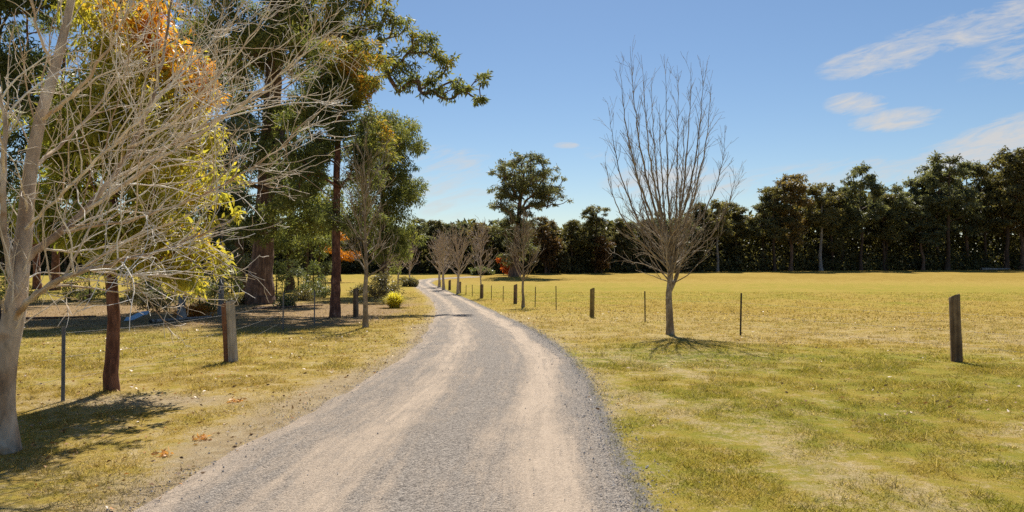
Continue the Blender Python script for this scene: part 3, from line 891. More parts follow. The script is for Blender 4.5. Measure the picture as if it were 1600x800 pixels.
# big pale bare tree in the near left corner
def near_bare():
    r = rng(301)
    base = at(10, 706)
    tb, cb = MB(), MB()
    d = base[1]; k = d / 6.8
    def L(*pts): return np.array([P(x, y, dd * k) for x, y, dd in pts])
    trunk = L((10, 712, 6.8), (4, 640, 6.8), (8, 570, 6.8), (20, 505, 6.8), (30, 440, 6.8), (38, 360, 6.88), (47, 270, 6.95), (62, 190, 7.0), (85, 110, 7.1), (105, 30, 7.2), (125, -80, 7.3), (140, -220, 7.4))
    trunk[0] = base - np.array([0, 0, .1])
    limbs = [
        (L((26, 470, 6.8), (12, 400, 6.7), (4, 310, 6.6), (9, 210, 6.55), (-6, 120, 6.5), (-20, 0, 6.4), (-30, -120, 6.3)), .050),
        (L((20, 505, 6.8), (50, 465, 6.6), (90, 438, 6.4), (140, 422, 6.2), (200, 405, 6.0), (280, 380, 5.9), (360, 345, 5.8)), .046),
        (L((33, 415, 6.82), (60, 388, 6.9), (95, 362, 7.0), (130, 330, 7.1), (170, 285, 7.2), (205, 230, 7.3), (235, 160, 7.4), (255, 80, 7.6), (270, -20, 7.7), (280, -120, 7.8)), .056),
        (L((130, 330, 7.1), (200, 285, 6.9), (270, 235, 6.7), (340, 190, 6.6), (410, 140, 6.5), (470, 90, 6.4), (545, 30, 6.4)), .028),
        (L((170, 285, 7.2), (240, 245, 7.6), (320, 195, 7.9), (400, 155, 8.1), (455, 110, 8.3), (495, 50, 8.4)), .026),
        (L((62, 190, 7.0), (110, 150, 6.8), (160, 90, 6.7), (200, 20, 6.6), (240, -70, 6.5)), .030),
        (L((47, 270, 6.95), (90, 230, 7.4), (140, 180, 7.8), (190, 110, 8.1), (240, 20, 8.4), (270, -60, 8.5)), .028),
        (L((140, 422, 6.2), (210, 430, 6.5), (280, 426, 6.7), (345, 400, 6.8)), .016),
        (L((95, 362, 7.0), (160, 352, 6.5), (250, 330, 6.2), (330, 298, 6.1), (420, 245, 6.0), (480, 190, 6.0)), .022),
        (L((60, 388, 6.9), (120, 392, 7.2), (190, 380, 7.5), (270, 350, 7.7), (340, 310, 7.8)), .018),
        (L((205, 230, 7.3), (270, 190, 7.0), (330, 130, 6.9), (390, 60, 6.8), (430, -10, 6.7)), .024),
        (L((85, 110, 7.1), (60, 50, 7.0), (45, -20, 6.9), (35, -100, 6.8)), .026),
        (L((38, 360, 6.88), (80, 320, 6.4), (130, 270, 6.1), (190, 215, 5.9), (250, 150, 5.8), (300, 80, 5.8), (335, 0, 5.8)), .024),
        (L((30, 440, 6.8), (80, 425, 7.2), (150, 440, 7.3), (215, 445, 7.3)), .012),
        (L((235, 160, 7.4), (290, 110, 7.8), (340, 50, 8.1), (370, -20, 8.3)), .020),
    ]
    par = dict(step=.13, wander=.11, up=.012, rmin=.0025, dens=[6.4, 5.6, 4.2], ang=[32, 42, 50], len=[1.1, .5, .24], lift=.09, slim=.0092)
    q = catmull(trunk, 5); n = len(q)
    tr_ = np.interp(np.linspace(0, 1, n), [0, .1, .3, .4, .6, .8, 1], [.125, .105, .092, .075, .055, .038, .015])
    tube(tb, q, tr_, 16, 0.1, False, .13, 3)
    branch_off(r, cb, q, tr_ * .5, 6.5, 0, 3, dict(par, dens=[5.5, 5.0, 3.2]), .2, .22)
    for pts, r0 in limbs:
        q = catmull(pts, 5); q = q + r.normal(size=q.shape) * .008
        n = len(q); rr = np.linspace(r0 * .70, max(.003, r0 * .11), n)
        ln = np.linalg.norm(np.diff(q, axis=0), axis=1).sum()
        tube(tb if r0 > .04 else cb, q, rr, 8 if r0 > .03 else 6, r.normal() * .2, False)
        branch_off(r, cb, q, rr, ln, 0, 3, par, .15, .15)
    root = empty('bare_tree', base, 0, 'large pale barked leafless tree filling the near left corner', 'tree')
    tb.build('trunk', M['bark_pale'], root, True, base)
    cb.build('branches', M['bark_cream'], root, True, base)


# leafless tree on the right verge
def verge_bare():
    r = rng(302)
    base = at(1047, 523); d = base[1]
    tb, cb = MB(), MB()
    tr = np.array([base - [0, 0, .1], P(1046, 490, d), P(1045, 462, d), P(1047, 440, d), P(1048, 415, d), P(1046, 392, d)])
    q = catmull(tr, 4)
    tube(tb, q, np.interp(np.linspace(0, 1, len(q)), [0, .12, .5, .8, 1], [.125, .095, .08, .066, .04]), 12, 0, False, .16, 4)
    fork = np.array([P(1047, 455, d), P(1058, 430, d + .05), P(1062, 410, d + .1)])
    tube(tb, catmull(fork, 4), np.linspace(.055, .035, 9), 8, 0, False)
    S = d / F
    tops = [(968, 85, -.6), (985, 60, .5), (1003, 72, -.3), (1018, 110, .8), (1040, 95, -.8), (1060, 105, .2), (1080, 85, .6), (1100, 95, -.5), (1112, 118, .3), (1134, 205, .2), (1150, 262, -.3), (952, 160, .3), (945, 240, -.4), (1030, 150, .1), (1070, 160, -.6), (1095, 180, .9), (985, 180, 1.0)]
    par = dict(step=.16, wander=.07, up=.03, rmin=.0034, dens=[6.0, 4.2, 1.5], ang=[30, 34, 36], len=[.66, .36, .22], lift=.32, slim=.014)
    for px, py, dz in tops:
        a = P(1047 + r.normal() * 3, 428 - 40 * r.random(), d)
        c = P(px, py + 12, d + dz)
        m1 = a + (c - a) * .33; m1[0] = a[0] + (c[0] - a[0]) * .55; m1[1] = a[1] + (c[1] - a[1]) * .55
        m2 = a + (c - a) * .66; m2[0] = a[0] + (c[0] - a[0]) * .86; m2[1] = a[1] + (c[1] - a[1]) * .86
        q = catmull(np.array([a, m1, m2, c]), 7) + r.normal(size=(22, 3)) * .012
        ln = np.linalg.norm(c - a)
        rr = np.interp(np.linspace(0, 1, 22), [0, .25, .7, 1], [.031 * ln / 5 + .007, .023 * ln / 5 + .005, .011, .003])
        tube(cb, q, rr, 6, r.normal() * .2, False)
        branch_off(r, cb, q, rr, ln, 0, 2, par, 0, .18)
    par2 = dict(step=.12, wander=.10, up=.05, rmin=.0036, dens=[4.6, 4.0, 2], ang=[32, 38, 40], len=[.62, .34, .2], lift=.14, slim=.015)
    for i in range(38):
        a = P(1046 + r.normal() * 3, 445 - 75 * r.random() ** 1.0, d)
        az = i * 2.4 + r.normal() * .3
        el_ = rad(14 + 40 * r.random())
        dr = np.array([math.cos(az) * math.cos(el_), math.sin(az) * math.cos(el_), math.sin(el_)])
        shoots(r, cb, a, dr, 1.15 + 1.1 * r.random(), .017, 0, 2, par2, .1)
    root = empty('bare_tree', base, 0, 'tall leafless upright tree on the right verge casting a branching shadow', 'tree')
    tb.build('trunk', M['bark_bare'], root, True, base)
    cb.build('branches', M['bark_bare'], root, True, base)


def bare_tree(seed, base, hgt, spread, trunk_h, r0, label, mat='bark_bare', group=None, n=14, dens=(3, 3), rmin=.006, fine=1.0, lean=0.0):
    r = rng(seed)
    tb, cb = MB(), MB()
    base = np.asarray(base, float)
    th = hgt * .75
    q = np.array([base + [lean * t * hgt + r.normal() * .02, r.normal() * .02, t * th - (.1 if t == 0 else 0)] for t in np.linspace(0, 1, 9)])
    q[0, :2] = base[:2]
    rr = np.linspace(r0, r0 * .18, 9); rr[0] *= 1.35
    tube(tb, q, rr, 9, 0, False, .1, seed)
    par = dict(step=hgt * .04, wander=.08, up=.05, rmin=rmin, dens=[dens[0] / fine, dens[1] / fine, 2], ang=[30, 36, 38], len=[hgt * .16, hgt * .09, .3], lift=.18, slim=.02)
    for i in range(n):
        t = (trunk_h / th) + (1 - trunk_h / th) * (i + r.random()) / n
        j = min(7, int(t * 8)); a = q[j] + (q[j + 1] - q[j]) * (t * 8 - j)
        az = i * 2.4 + r.normal() * .4; el_ = rad(32 + 30 * t + 10 * r.normal())
        dr = np.array([math.cos(az) * math.cos(el_), math.sin(az) * math.cos(el_), math.sin(el_)])
        L = spread * (1.15 - .45 * t) * (.8 + .4 * r.random()) / max(.45, math.cos(el_)) * .9
        shoots(r, cb, a, dr, min(L, hgt * .6), max(rmin, r0 * .38 * (1.1 - .7 * t)), 0, 2, par, 0)
    shoots(r, cb, q[-1], (0, 0, 1), hgt * .28, r0 * .18, 0, 2, par, 0)
    root = empty('bare_tree', base, 0, label, 'tree', group)
    tb.build('trunk', M[mat], root, True, base)
    cb.build('branches', M[mat], root, True, base)
    return root


near_bare(); verge_bare()
b = at(571, 512); S = b[1] / F
bare_tree(311, b, 300 * S, 52 * S, 75 * S, .085, 'slender leafless tree on the left verge beside the short wooden post', n=26, dens=(4.6, 4.0), rmin=.005, mat='bark_bare')
b = at(817, 480); S = b[1] / F
bare_tree(312, b, 135 * S, 34 * S, 38 * S, .085, 'small leafless tree with sparse tawny twigs right of the drive', n=24, dens=(4.2, 4), rmin=.008, mat='bark_bare')
row = 'leafless trees lining the drive'
PINK = [(751, 466, 128, 24, .07, 'thin leafless tree rising right behind a drive side post'), (716, 459, 108, 27, .15, 'leafless twiggy tree, nearest of the pinkish clump beside the drive'),
        (693, 453, 94, 24, .16, 'leafless twiggy tree in the middle of the pinkish clump'), (686, 449, 90, 22, .16, 'leafless twiggy tree, farthest of the pinkish clump beside the drive'),
        (640, 441, 66, 20, .12, 'leafless twiggy tree left of the drive bend'), (622, 446, 80, 22, .12, 'leafless twiggy tree behind the yellow green tussock'), (604, 452, 92, 24, .12, 'leafless twiggy tree rising from the grey shrub left of the drive')]
for i, (px, py, hp, wp, r0, lb) in enumerate(PINK):
    b = at(px, py); S = b[1] / F; hp *= .92
    bare_tree(320 + i, b, hp * S, wp * S, hp * S * .26, r0 * .85, lb, 'twig_pink', row, n=32, dens=(3.2, 3.4), rmin=.0085)

# ------------------------------------------------------------------ far forest
def forest_proto(seed, hgt, rcrown, low, bark, label, leaf='leaf_forest', narrow=1.0):
    r = rng(seed)
    lean = r.normal() * .03
    tr = [np.array([lean * t * hgt + r.normal() * .12, r.normal() * .12, t * hgt * .9]) for t in np.linspace(0, 1, 7)]
    tr[0][:2] = 0
    c = []
    k = 54
    for i in range(k):
        if r.random() < .60:
            t = 1 - .40 * r.random() ** 1.1; wdt = rcrown * (1.0 - ((t - .74) / .27) ** 2 * .85) ** .5
        else:
            t = low + (.68 - low) * r.random(); wdt = rcrown * .95
        a = r.random() * 6.283; q = wdt * r.random() ** .5
        c.append([q * math.cos(a) * narrow, q * math.sin(a) * narrow, t * hgt * .97, .7 + .6 * r.random()])
    o = foliage_tree('forest_tree', tr, np.linspace(hgt * .017, hgt * .004, 7), c, leaf, bark, seed, label, group='trees of the far forest wall', per=36, leaf_len=.60, leaf_w=.22, spread=.7,
                     r_tip=.03, attach=.30, sides=8, limb_sides=5, sub=4, flat=.6, subr=.66, tint=lambda p, q: .06 + .10 * (seed % 3 == 0) + .25 * (fbm(p[:, 0] * .3 + seed, p[:, 2] * .3, 2, 2) - .5))
    return o


COMMON = 'dark gum of ordinary height merging into the far forest wall'
protos = [forest_proto(401, 20, 4.2, .38, 'bark_dark', COMMON), forest_proto(402, 20, 3.4, .30, 'bark_gum', COMMON, 'leaf_forest_brown'), forest_proto(403, 20, 4.6, .48, 'bark_dark', COMMON, 'leaf_forest_grey'),
          forest_proto(404, 20, 3.0, .25, 'bark_dark', COMMON), forest_proto(405, 20, 4.0, .50, 'bark_grey', COMMON), forest_proto(406, 20, 3.8, .35, 'bark_gum', COMMON, 'leaf_forest_grey')]
EDGEX = [-400, 0, 400, 600, 900, 1150, 1350, 1600, 2000]
EDGEY = [429, 429, 428, 428, 427, 424, 422.6, 421.6, 421]
TOPX = [-400, 0, 500, 640, 660, 700, 740, 780, 860, 905, 930, 960, 1000, 1060, 1110, 1150, 1180, 1205, 1240, 1280, 1310, 1345, 1380, 1410, 1445, 1480, 1515, 1545, 1575, 1610, 1800, 2000]
TOPY = [330, 330, 335, 350, 335, 338, 330, 340, 340, 335, 322, 330, 335, 325, 312, 310, 312, 290, 268, 282, 300, 256, 290, 276, 285, 238, 258, 250, 232, 245, 240, 250]
SPECIAL = {  # column: (proto, label)
    1235: (1, 'forest gum with a bare brown trunk, left of the pale trunk'),
    1283: (4, 'forest gum with a pale bluish trunk showing against the dark wood'),
    1345: (2, 'tall round topped forest gum just right of the pale trunked one'),
    1480: (2, 'domed tall gum of the forest wall, above the thick weathered post'),
    1573: (0, 'tallest gum of the forest wall, close to the photo edge'),
    1121: (4, 'forest gum with thin pale trunk behind the verge tree'),
    930: (0, 'round topped forest gum left of the verge tree, above the short post'),
}
r = rng(44)
cols = list(SPECIAL) + [x for x in np.arange(-260, 1900, 24) + r.normal(size=95)[:len(np.arange(-260, 1900, 24))] * 7 if min(abs(x - s) for s in SPECIAL) > 13]
used = set()
for px in sorted(cols):
    key = int(px)
    ey = np.interp(px, EDGEX, EDGEY)
    b = at(px, ey)
    b = b + np.array([0, 1, 0]) * (0 if key in SPECIAL else r.random() * 5)
    b[0] = b[1] * (px - 800) / F; b[2] = float(height(b[0], b[1]))
    top = np.interp(px, TOPX, TOPY)
    zt = EYE - b[1] * (top - HZ) / F
    h = (zt - b[2]) * (1 if key in SPECIAL else .82 + .2 * r.random())
    pi, lb = SPECIAL.get(key, (int(r.integers(0, 6)) if r.random() > .12 else 4, COMMON))
    if key not in SPECIAL and pi == 4 and r.random() < .6: pi = 3
    s = h / 20
    w = s ** .7 * (.9 + .25 * r.random())
    src = protos[pi]
    if pi not in used:
        used.add(pi)
        src.location = tuple(b); src.rotation_euler = (0, 0, r.random() * 6.28); src.scale = (w, w, s); src['label'] = lb
    else:
        copy_thing(src, b, r.random() * 6.28, (w, w, s), lb)
for i, p_ in enumerate(protos):
    if i not in used: p_.location = (0, 190 + i, 0)


def woods():
    """The uncountable depth of the forest behind its front trees, and the brush at its foot."""
    r = rng(46)
    cb = MB()
    n = 105000
    px = r.uniform(-300, 1950, n)
    ey = np.interp(px, EDGEX, EDGEY)
    top = np.interp(px, TOPX, TOPY)
    d0 = np.interp(px, np.arange(-300, 1951, 25), [at(q, np.interp(q, EDGEX, EDGEY))[1] for q in np.arange(-300, 1951, 25)])
    d = d0 + 6 + r.random(n) * 16
    x = d * (px - 800) / F
    hh = (EYE - d0 * (top - HZ) / F) * (.70 + .26 * fbm(x * .12, d * .12, 8, 3))
    z = height(x, d) + hh * r.random(n) ** 1.1
    keep = (fbm(x * .35, z * .35 + d * .2, 66, 3) > .40) | (z < 8)
    p = np.stack([x, d, z], 1)[keep]; m = len(p)
    ax = r.normal(size=(m, 3)); ax[:, 2] -= .5
    leaves(cb, p, ax, .9 + .6 * r.random(m), .5 + .3 * r.random(m), r, np.clip(.16 + .25 * (r.random(m) - .5), 0, 1))
    o = cb.build('forest', M['leaf_forest'])
    pass; tag(o, 'deep dark mass of trees behind the front of the forest', 'forest', kind='stuff')
    cb = MB()
    n = 52000
    px = r.uniform(-300, 1950, n)
    d0 = np.interp(px, np.arange(-300, 1951, 25), [at(q, np.interp(q, EDGEX, EDGEY))[1] for q in np.arange(-300, 1951, 25)])
    d = d0 + .5 + r.random(n) ** 1.5 * 9
    x = d * (px - 800) / F
    hh = .5 + (2.2 + 4.5 * sm(.38, .72, fbm(x * .22, d * .05, 18, 3))) * sm(-.5, 4, d - d0) + 2.2 * fbm(x * .6, d * .6, 19, 2) * sm(0, 1.5, d - d0)
    z = height(x, d) + hh * r.random(n)
    p = np.stack([x, d, z], 1); m = n
    ax = r.normal(size=(m, 3)); ax[:, 2] += .1
    leaves(cb, p, ax, .45 + .4 * r.random(m), .24 + .2 * r.random(m), r, np.clip(.22 + .5 * (fbm(x * .25, z * .3, 29, 2) - .42) + .25 * (r.random(m) - .5), 0, 1))
    o = cb.build('undergrowth', M['leaf_forest'])
    tag(o, 'dark scrubby undergrowth along the foot of the forest', 'undergrowth', kind='stuff')


woods()


# ------------------------------------------------------------------ shrubs and low plants
def shrub(name, base, w, h, leaf, label, seed, n=10, per=60, L=.2, W=.08, R=.4, cat='shrub', bark='bark_dark', tintv=0, cone=False, group=None):
    r = rng(seed)
    base = np.asarray(base, float)
    c = []
    for i in range(n):
        t = .2 + .75 * r.random()
        q = (w / 2) * (1 - t * .9 if cone else math.sqrt(max(.1, 1 - (t - .4) ** 2 * 2.2))) * r.random() ** .5
        a = r.random() * 6.283
        c.append([base[0] + q * math.cos(a), base[1] + q * math.sin(a), base[2] + h * t, R * (.6 if cone and t > .6 else 1)])
    tr = [base, base + [0, 0, h * .3], base + [0, 0, h * .8]]
    o = foliage_tree(name, tr, [h * .02 + .01, h * .015 + .008, .01], c, leaf, bark, seed, label, cat, group, L, W, per, .006, .45, .1, lambda p, q: tintv, .1, .8, 6, 4, 0, .3)
    for ch in o.children:
        if ch.name.startswith('trunk'): ch.name = 'stem'
        else: ch.name = 'foliage'
    return o


b = at(787, 430); S = b[1] / F
shrub('shrub', b, 28 * S, 25 * S, 'leaf_red', 'bright red orange shrub at the foot of the lone paddock gum', 501, 9, 40, .35, .16, .45, tintv=.1)
b = at(881, 427); S = b[1] / F
shrub('conifer', b, 20 * S, 33 * S, 'leaf_grey', 'small olive cone shaped conifer against the dark forest edge', 502, 22, 60, .4, .18, .6, 'tree', tintv=0, cone=True)
b = at(752, 430); S = b[1] / F
shrub('shrub', b, 34 * S, 9 * S, 'leaf_pale', 'low pale green mound shrub left of the red orange shrub', 503, 14, 50, .35, .15, .55, tintv=.05)
b = at(940, 427); S = b[1] / F
shrub('shrub', b, 22 * S, 55 * S, 'leaf_rust', 'rusty brown leaved tall shrub against the forest left of the verge tree', 504, 16, 50, .45, .2, .9, tintv=.1)
b = at(858, 428); S = b[1] / F
shrub('shrub', b, 20 * S, 60 * S, 'leaf_rust', 'dull rusty shrub at the forest edge right of the lone gum', 505, 14, 50, .45, .2, .9, tintv=.0)
b = at(600, 474); S = b[1] / F
shrub('shrub', b, 52 * S, 40 * S, 'leaf_grey', 'grey brown twiggy shrub left of the drive behind the tussock', 506, 22, 26, .20, .04, .42, tintv=.0)
b = at(640, 448); S = b[1] / F
shrub('shrub', b, 26 * S, 12 * S, 'leaf_grey', 'small dry shrub left of the drive before its bend', 507, 10, 50, .2, .08, .4, tintv=.1)
LOW = [(320, 487, 18, 8, 'leaf_gum', 'tiny dark green plant on the ground before the giant gum', .12), (450, 480, 26, 16, 'leaf_pale', 'low leafy shrub at the right foot of the giant gum', .0),
       (475, 470, 26, 14, 'leaf_grey', 'low dry shrub below the thin saplings', .2), (300, 497, 30, 20, 'leaf_orange', 'low yellow brown shrub beside the pale shaggy sapling', -.12),
       (245, 488, 50, 26, 'leaf_grey', 'dry brown shrub behind the blue scrap', -.05), (215, 476, 50, 24, 'leaf_grey', 'dry scrub left of the thick dark trunk', -.1), (130, 470, 70, 14, 'leaf_grey', 'dry low scrub below the red trunked pair', .05), (375, 476, 26, 10, 'leaf_grey', 'dry low shrub at the left foot of the giant gum', .0),
       (505, 466, 30, 22, 'leaf_pale', 'pale leafy shrub left of the red trunked gum', .05), (40, 474, 60, 20, 'leaf_grey', 'dry low scrub behind the pale bare trunk', -.1), (560, 462, 36, 14, 'leaf_grey', 'dry tufted shrub beyond the short wooden post', .1), (335, 470, 34, 26, 'leaf_pale', 'yellowish leafy shrub behind the pale blue sapling', .15)]
for i, (px, py, w, h, lf, lb, tv) in enumerate(LOW):
    b = at(px, py); S = b[1] / F
    shrub('shrub', b, w * S, h * S, lf, lb, 520 + i, 13, 20, .20, .045, .34, tintv=tv + .06)


SAP = 'thin leafy sapling among the trunks of the shady grove'
for i, (px, py, w, h, lf) in enumerate([(205, 470, 60, 62, 'leaf_pale'), (265, 478, 46, 66, 'leaf_gum'), (312, 480, 50, 60, 'leaf_pale'), (362, 470, 40, 50, 'leaf_gum'), (432, 468, 34, 56, 'leaf_gum'),
                                        (466, 465, 40, 62, 'leaf_pale'), (490, 462, 36, 56, 'leaf_gum'), (508, 458, 34, 48, 'leaf_pale'), (140, 474, 60, 56, 'leaf_gum'), (15, 480, 60, 60, 'leaf_gum')]):
    b = at(px, py); S = b[1] / F
    shrub('sapling', b, w * S, h * S, lf, SAP, 550 + i, 11, 16, .24, .06, .40, 'tree', tintv=.05, group='thin saplings between the grove trunks')


def tussock():
    r = rng(530)
    base = at(616, 481); S = base[1] / F
    w, h = 50 * S, 27 * S
    mb = MB()
    n = 900
    for i in range(n):
        a = r.random() * 6.283; q = (r.random() ** .6) * w * .13
        p0 = base + [q * math.cos(a), q * math.sin(a), -.02]
        out = w * (.05 + .50 * r.random()); hh = h * (.45 + .75 * r.random()) * (1.15 - .5 * out / (w * .5))
        dr = np.array([math.cos(a), math.sin(a), 0]); sd = np.array([-dr[1], dr[0], 0]) * (.012 + .010 * r.random())
        t = np.array([0, .4, .75, 1])[:, None]
        c = p0 + dr * out * t ** 1.6 + np.array([0, 0, 1]) * hh * (t * 1.9 - 1.15 * t ** 2.0)
        wv = np.array([1, .95, .6, .05])[:, None]
        v = np.concatenate([c - sd * wv, c + sd * wv])
        mb.add(v, [[0, 4, 5, 1], [1, 5, 6, 2], [2, 6, 7, 3]], float(np.clip(.55 + r.normal() * .2, 0, 1)))
    root = mb.build('tussock_plant', M['leaf_yellow'], None, True, base)
    root.location = tuple(base)
    tag(root, 'bright yellow green strappy tussock on the left verge of the drive', 'plant')


tussock()


def debris():
    """Fallen timber and scraps under the grove."""
    r = rng(540)
    for (x0, y0, x1, y1, rr, lb, mt) in ((235, 505, 330, 497, .07, 'fallen grey limb lying below the pale shaggy sapling', 'bark_grey'), (395, 484, 505, 478, .06, 'thin fallen branch lying before the giant gum', 'bark_gum'),
                                         (30, 500, 150, 496, .06, 'fallen branch in the shade behind the left fence', 'bark_gum'), (1533, 422.4, 1578, 422.0, .28, 'pale fallen log at the forest edge near the photo edge', 'bark_grey')):
        a, b_ = at(x0, y0), at(x1, y1)
        q = catmull(np.array([a, a * .6 + b_ * .4 + r.normal(size=3) * .1, b_]), 6); q[:, 2] = height(q[:, 0], q[:, 1]) + rr * .8
        mb = MB(); tube(mb, q, np.linspace(rr, rr * .5, len(q)), 8, 0, True, .2, 5)
        mb.add(q[0] + np.zeros((1, 3)), np.zeros((0, 3), int)) if False else None
        o = mb.build('fallen_log', M[mt], None, True, a); o.location = tuple(a)
        tag(o, lb, 'log')
    # blue scrap
    a = at(214, 502) + np.array([0, 0, .06])
    n, m = 9, 6
    X, Y = np.meshgrid(np.linspace(-.38, .38, n), np.linspace(-.2, .2, m))
    Z = .14 + X * .30 + Y * .35 + .03 * np.sin(X * 9 + Y * 4)
    top = np.stack([X, Y, Z], -1).reshape(-1, 3); bot = top - [0, 0, .012]
    i = np.arange(m - 1)[:, None] * n; j = np.arange(n - 1)[None, :]
    f = np.stack([i + j, i + j + 1, i + n + j + 1, i + n + j], -1).reshape(-1, 4)
    mb = MB(); mb.add(top, f); mb.add(bot, f[:, ::-1])
    rim = list(range(n)) + [n * k + n - 1 for k in range(1, m)] + [n * (m - 1) + k for k in range(n - 2, -1, -1)] + [n * k for k in range(m - 2, 0, -1)]
    rim = np.array(rim); nx_ = np.roll(rim, -1); off = len(top)
    mb2 = np.stack([rim, rim + off, nx_ + off, nx_], 1)
    mb.f.append(mb2); 
    o = mb.build('plastic_sheet', M['blue'], None, False)
    o.location = tuple(a); o.rotation_euler = (0, 0, .3)
    tag(o, 'pale blue scrap sheet lying on the ground under the grove', 'sheet')
    # leafy orange sprigs on the near left grass
    for k, (px, py, lb) in enumerate(((256, 716, 'orange dead leaf clump on the grass, nearest the drive edge'), (314, 690, 'orange dead leaf clump, middle one of the three'), (366, 631, 'orange dead leaf clump, farthest of the three'))):
        a = at(px, py); mb = MB(); q = 34
        p = r.normal(size=(q, 3)) * [.036, .045, .008] + [0, 0, .02]
        ax = r.normal(size=(q, 3)) * [1, 1, .5]
        leaves(mb, p, ax, .03 + .04 * r.random(q), .016 + .014 * r.random(q), r, .3 + .5 * r.random(q), .5)
        o = mb.build('leaf_clump', M['leaf_clump']); o.location = tuple(a)
        tag(o, lb, 'leaves', 'orange dead leaf clumps on the grass')


debris()


# ------------------------------------------------------------------ fences
def wood_post(b, hgt, r0, mat, parent, seed, square=False, lean=(0, 0), label=None):
    r = rng(seed)
    mb = MB()
    k = 16; n = 14
    rot = .82 if square else .5
    a = np.arange(k) * 2 * math.pi / k
    if square:
        e = 14.0
        prof = (np.abs(np.cos(a)) ** e + np.abs(np.sin(a)) ** e) ** (-1 / e)
    else: prof = np.ones(k)
    zs = np.r_[-.15, np.linspace(0, hgt * .985, n - 2), hgt]
    V = []
    for i, z in enumerate(zs):
        nse = vnoise(np.cos(a) * 2.2 + 4, np.sin(a) * 2.2 + z * .5, seed) - .5 + .5 * (vnoise(np.cos(a) * 5, np.sin(a) * 5 + z * 2.5, seed + 3) - .5)
        rr = r0 * prof * (1 + (.09 if square else .24) * nse) * (1 - .06 * z / hgt) * (.90 if i == n - 1 else 1)
        zt = z + (0 if i < n - 2 else r0 * .35 * (np.cos(a + 1.2) + .5 * (vnoise(np.cos(a) * 3, np.sin(a) * 3, seed + 9) - .5)))
        V.append(np.stack([rr * np.cos(a + rot) + lean[0] * z, rr * np.sin(a + rot) + lean[1] * z, np.broadcast_to(zt, (k,))], 1))
    V = np.array(V)
    i = np.arange(n - 1)[:, None] * k; j = np.arange(k)[None, :]; j2 = (j + 1) % k
    mb.add(V.reshape(-1, 3), np.stack([i + j, i + j2, i + k + j2, i + k + j], -1).reshape(-1, 4))
    mb.add(np.vstack([V[-1], V[-1].mean(0) + [0, 0, .004]]), [[q, (q + 1) % k, k] for q in range(k)])
    o = mb.build('wooden_post', M[mat], parent, not square)
    o.location = tuple(np.asarray(b) - np.asarray(parent.location))
    if label: o['label'] = label
    if square:                      # the red-brown heartwood side of the split slab
        o.data.materials.append(M['post_heart'])
        o.data.update()
        for p in o.data.polygons:
            if p.normal.x < -.3 and abs(p.normal.z) < .5: p.material_index = 1
    return o


def picket(b, hgt, parent, mat, lean=(0, 0), label=None):
    mb = MB(); w = .024; t = .004
    for an in (.3, .3 + 2.094, .3 + 4.189):
        c, s = math.cos(an), math.sin(an)
        v = []
        for z in (-.1, hgt):
            for (q, e) in ((0, -t), (w, -t), (w, t), (0, t)):
                v.append([q * c - e * s + lean[0] * z, q * s + e * c + lean[1] * z, z])
        mb.add(v, [[0, 1, 5, 4], [1, 2, 6, 5], [2, 3, 7, 6], [4, 5, 6, 7]])
    o = mb.build('steel_picket', M[mat], parent, False)
    o.location = tuple(np.asarray(b) - np.asarray(parent.location))
    if label: o['label'] = label
    return o


def wire(path, hts, parent):
    for h in hts:
        pts = []
        for a, b in zip(path[:-1], path[1:]):
            for t in np.linspace(0, 1, 7)[:-1]:
                q = a * (1 - t) + b * t; pts.append(q + [0, 0, h - .03 * 4 * t * (1 - t)])
        pts.append(path[-1] + [0, 0, h])
        mb = MB(); tube(mb, np.array(pts) - np.asarray(parent.location), np.full(len(pts), .0015), 4)
        mb.build('wire', M['steel'], parent)


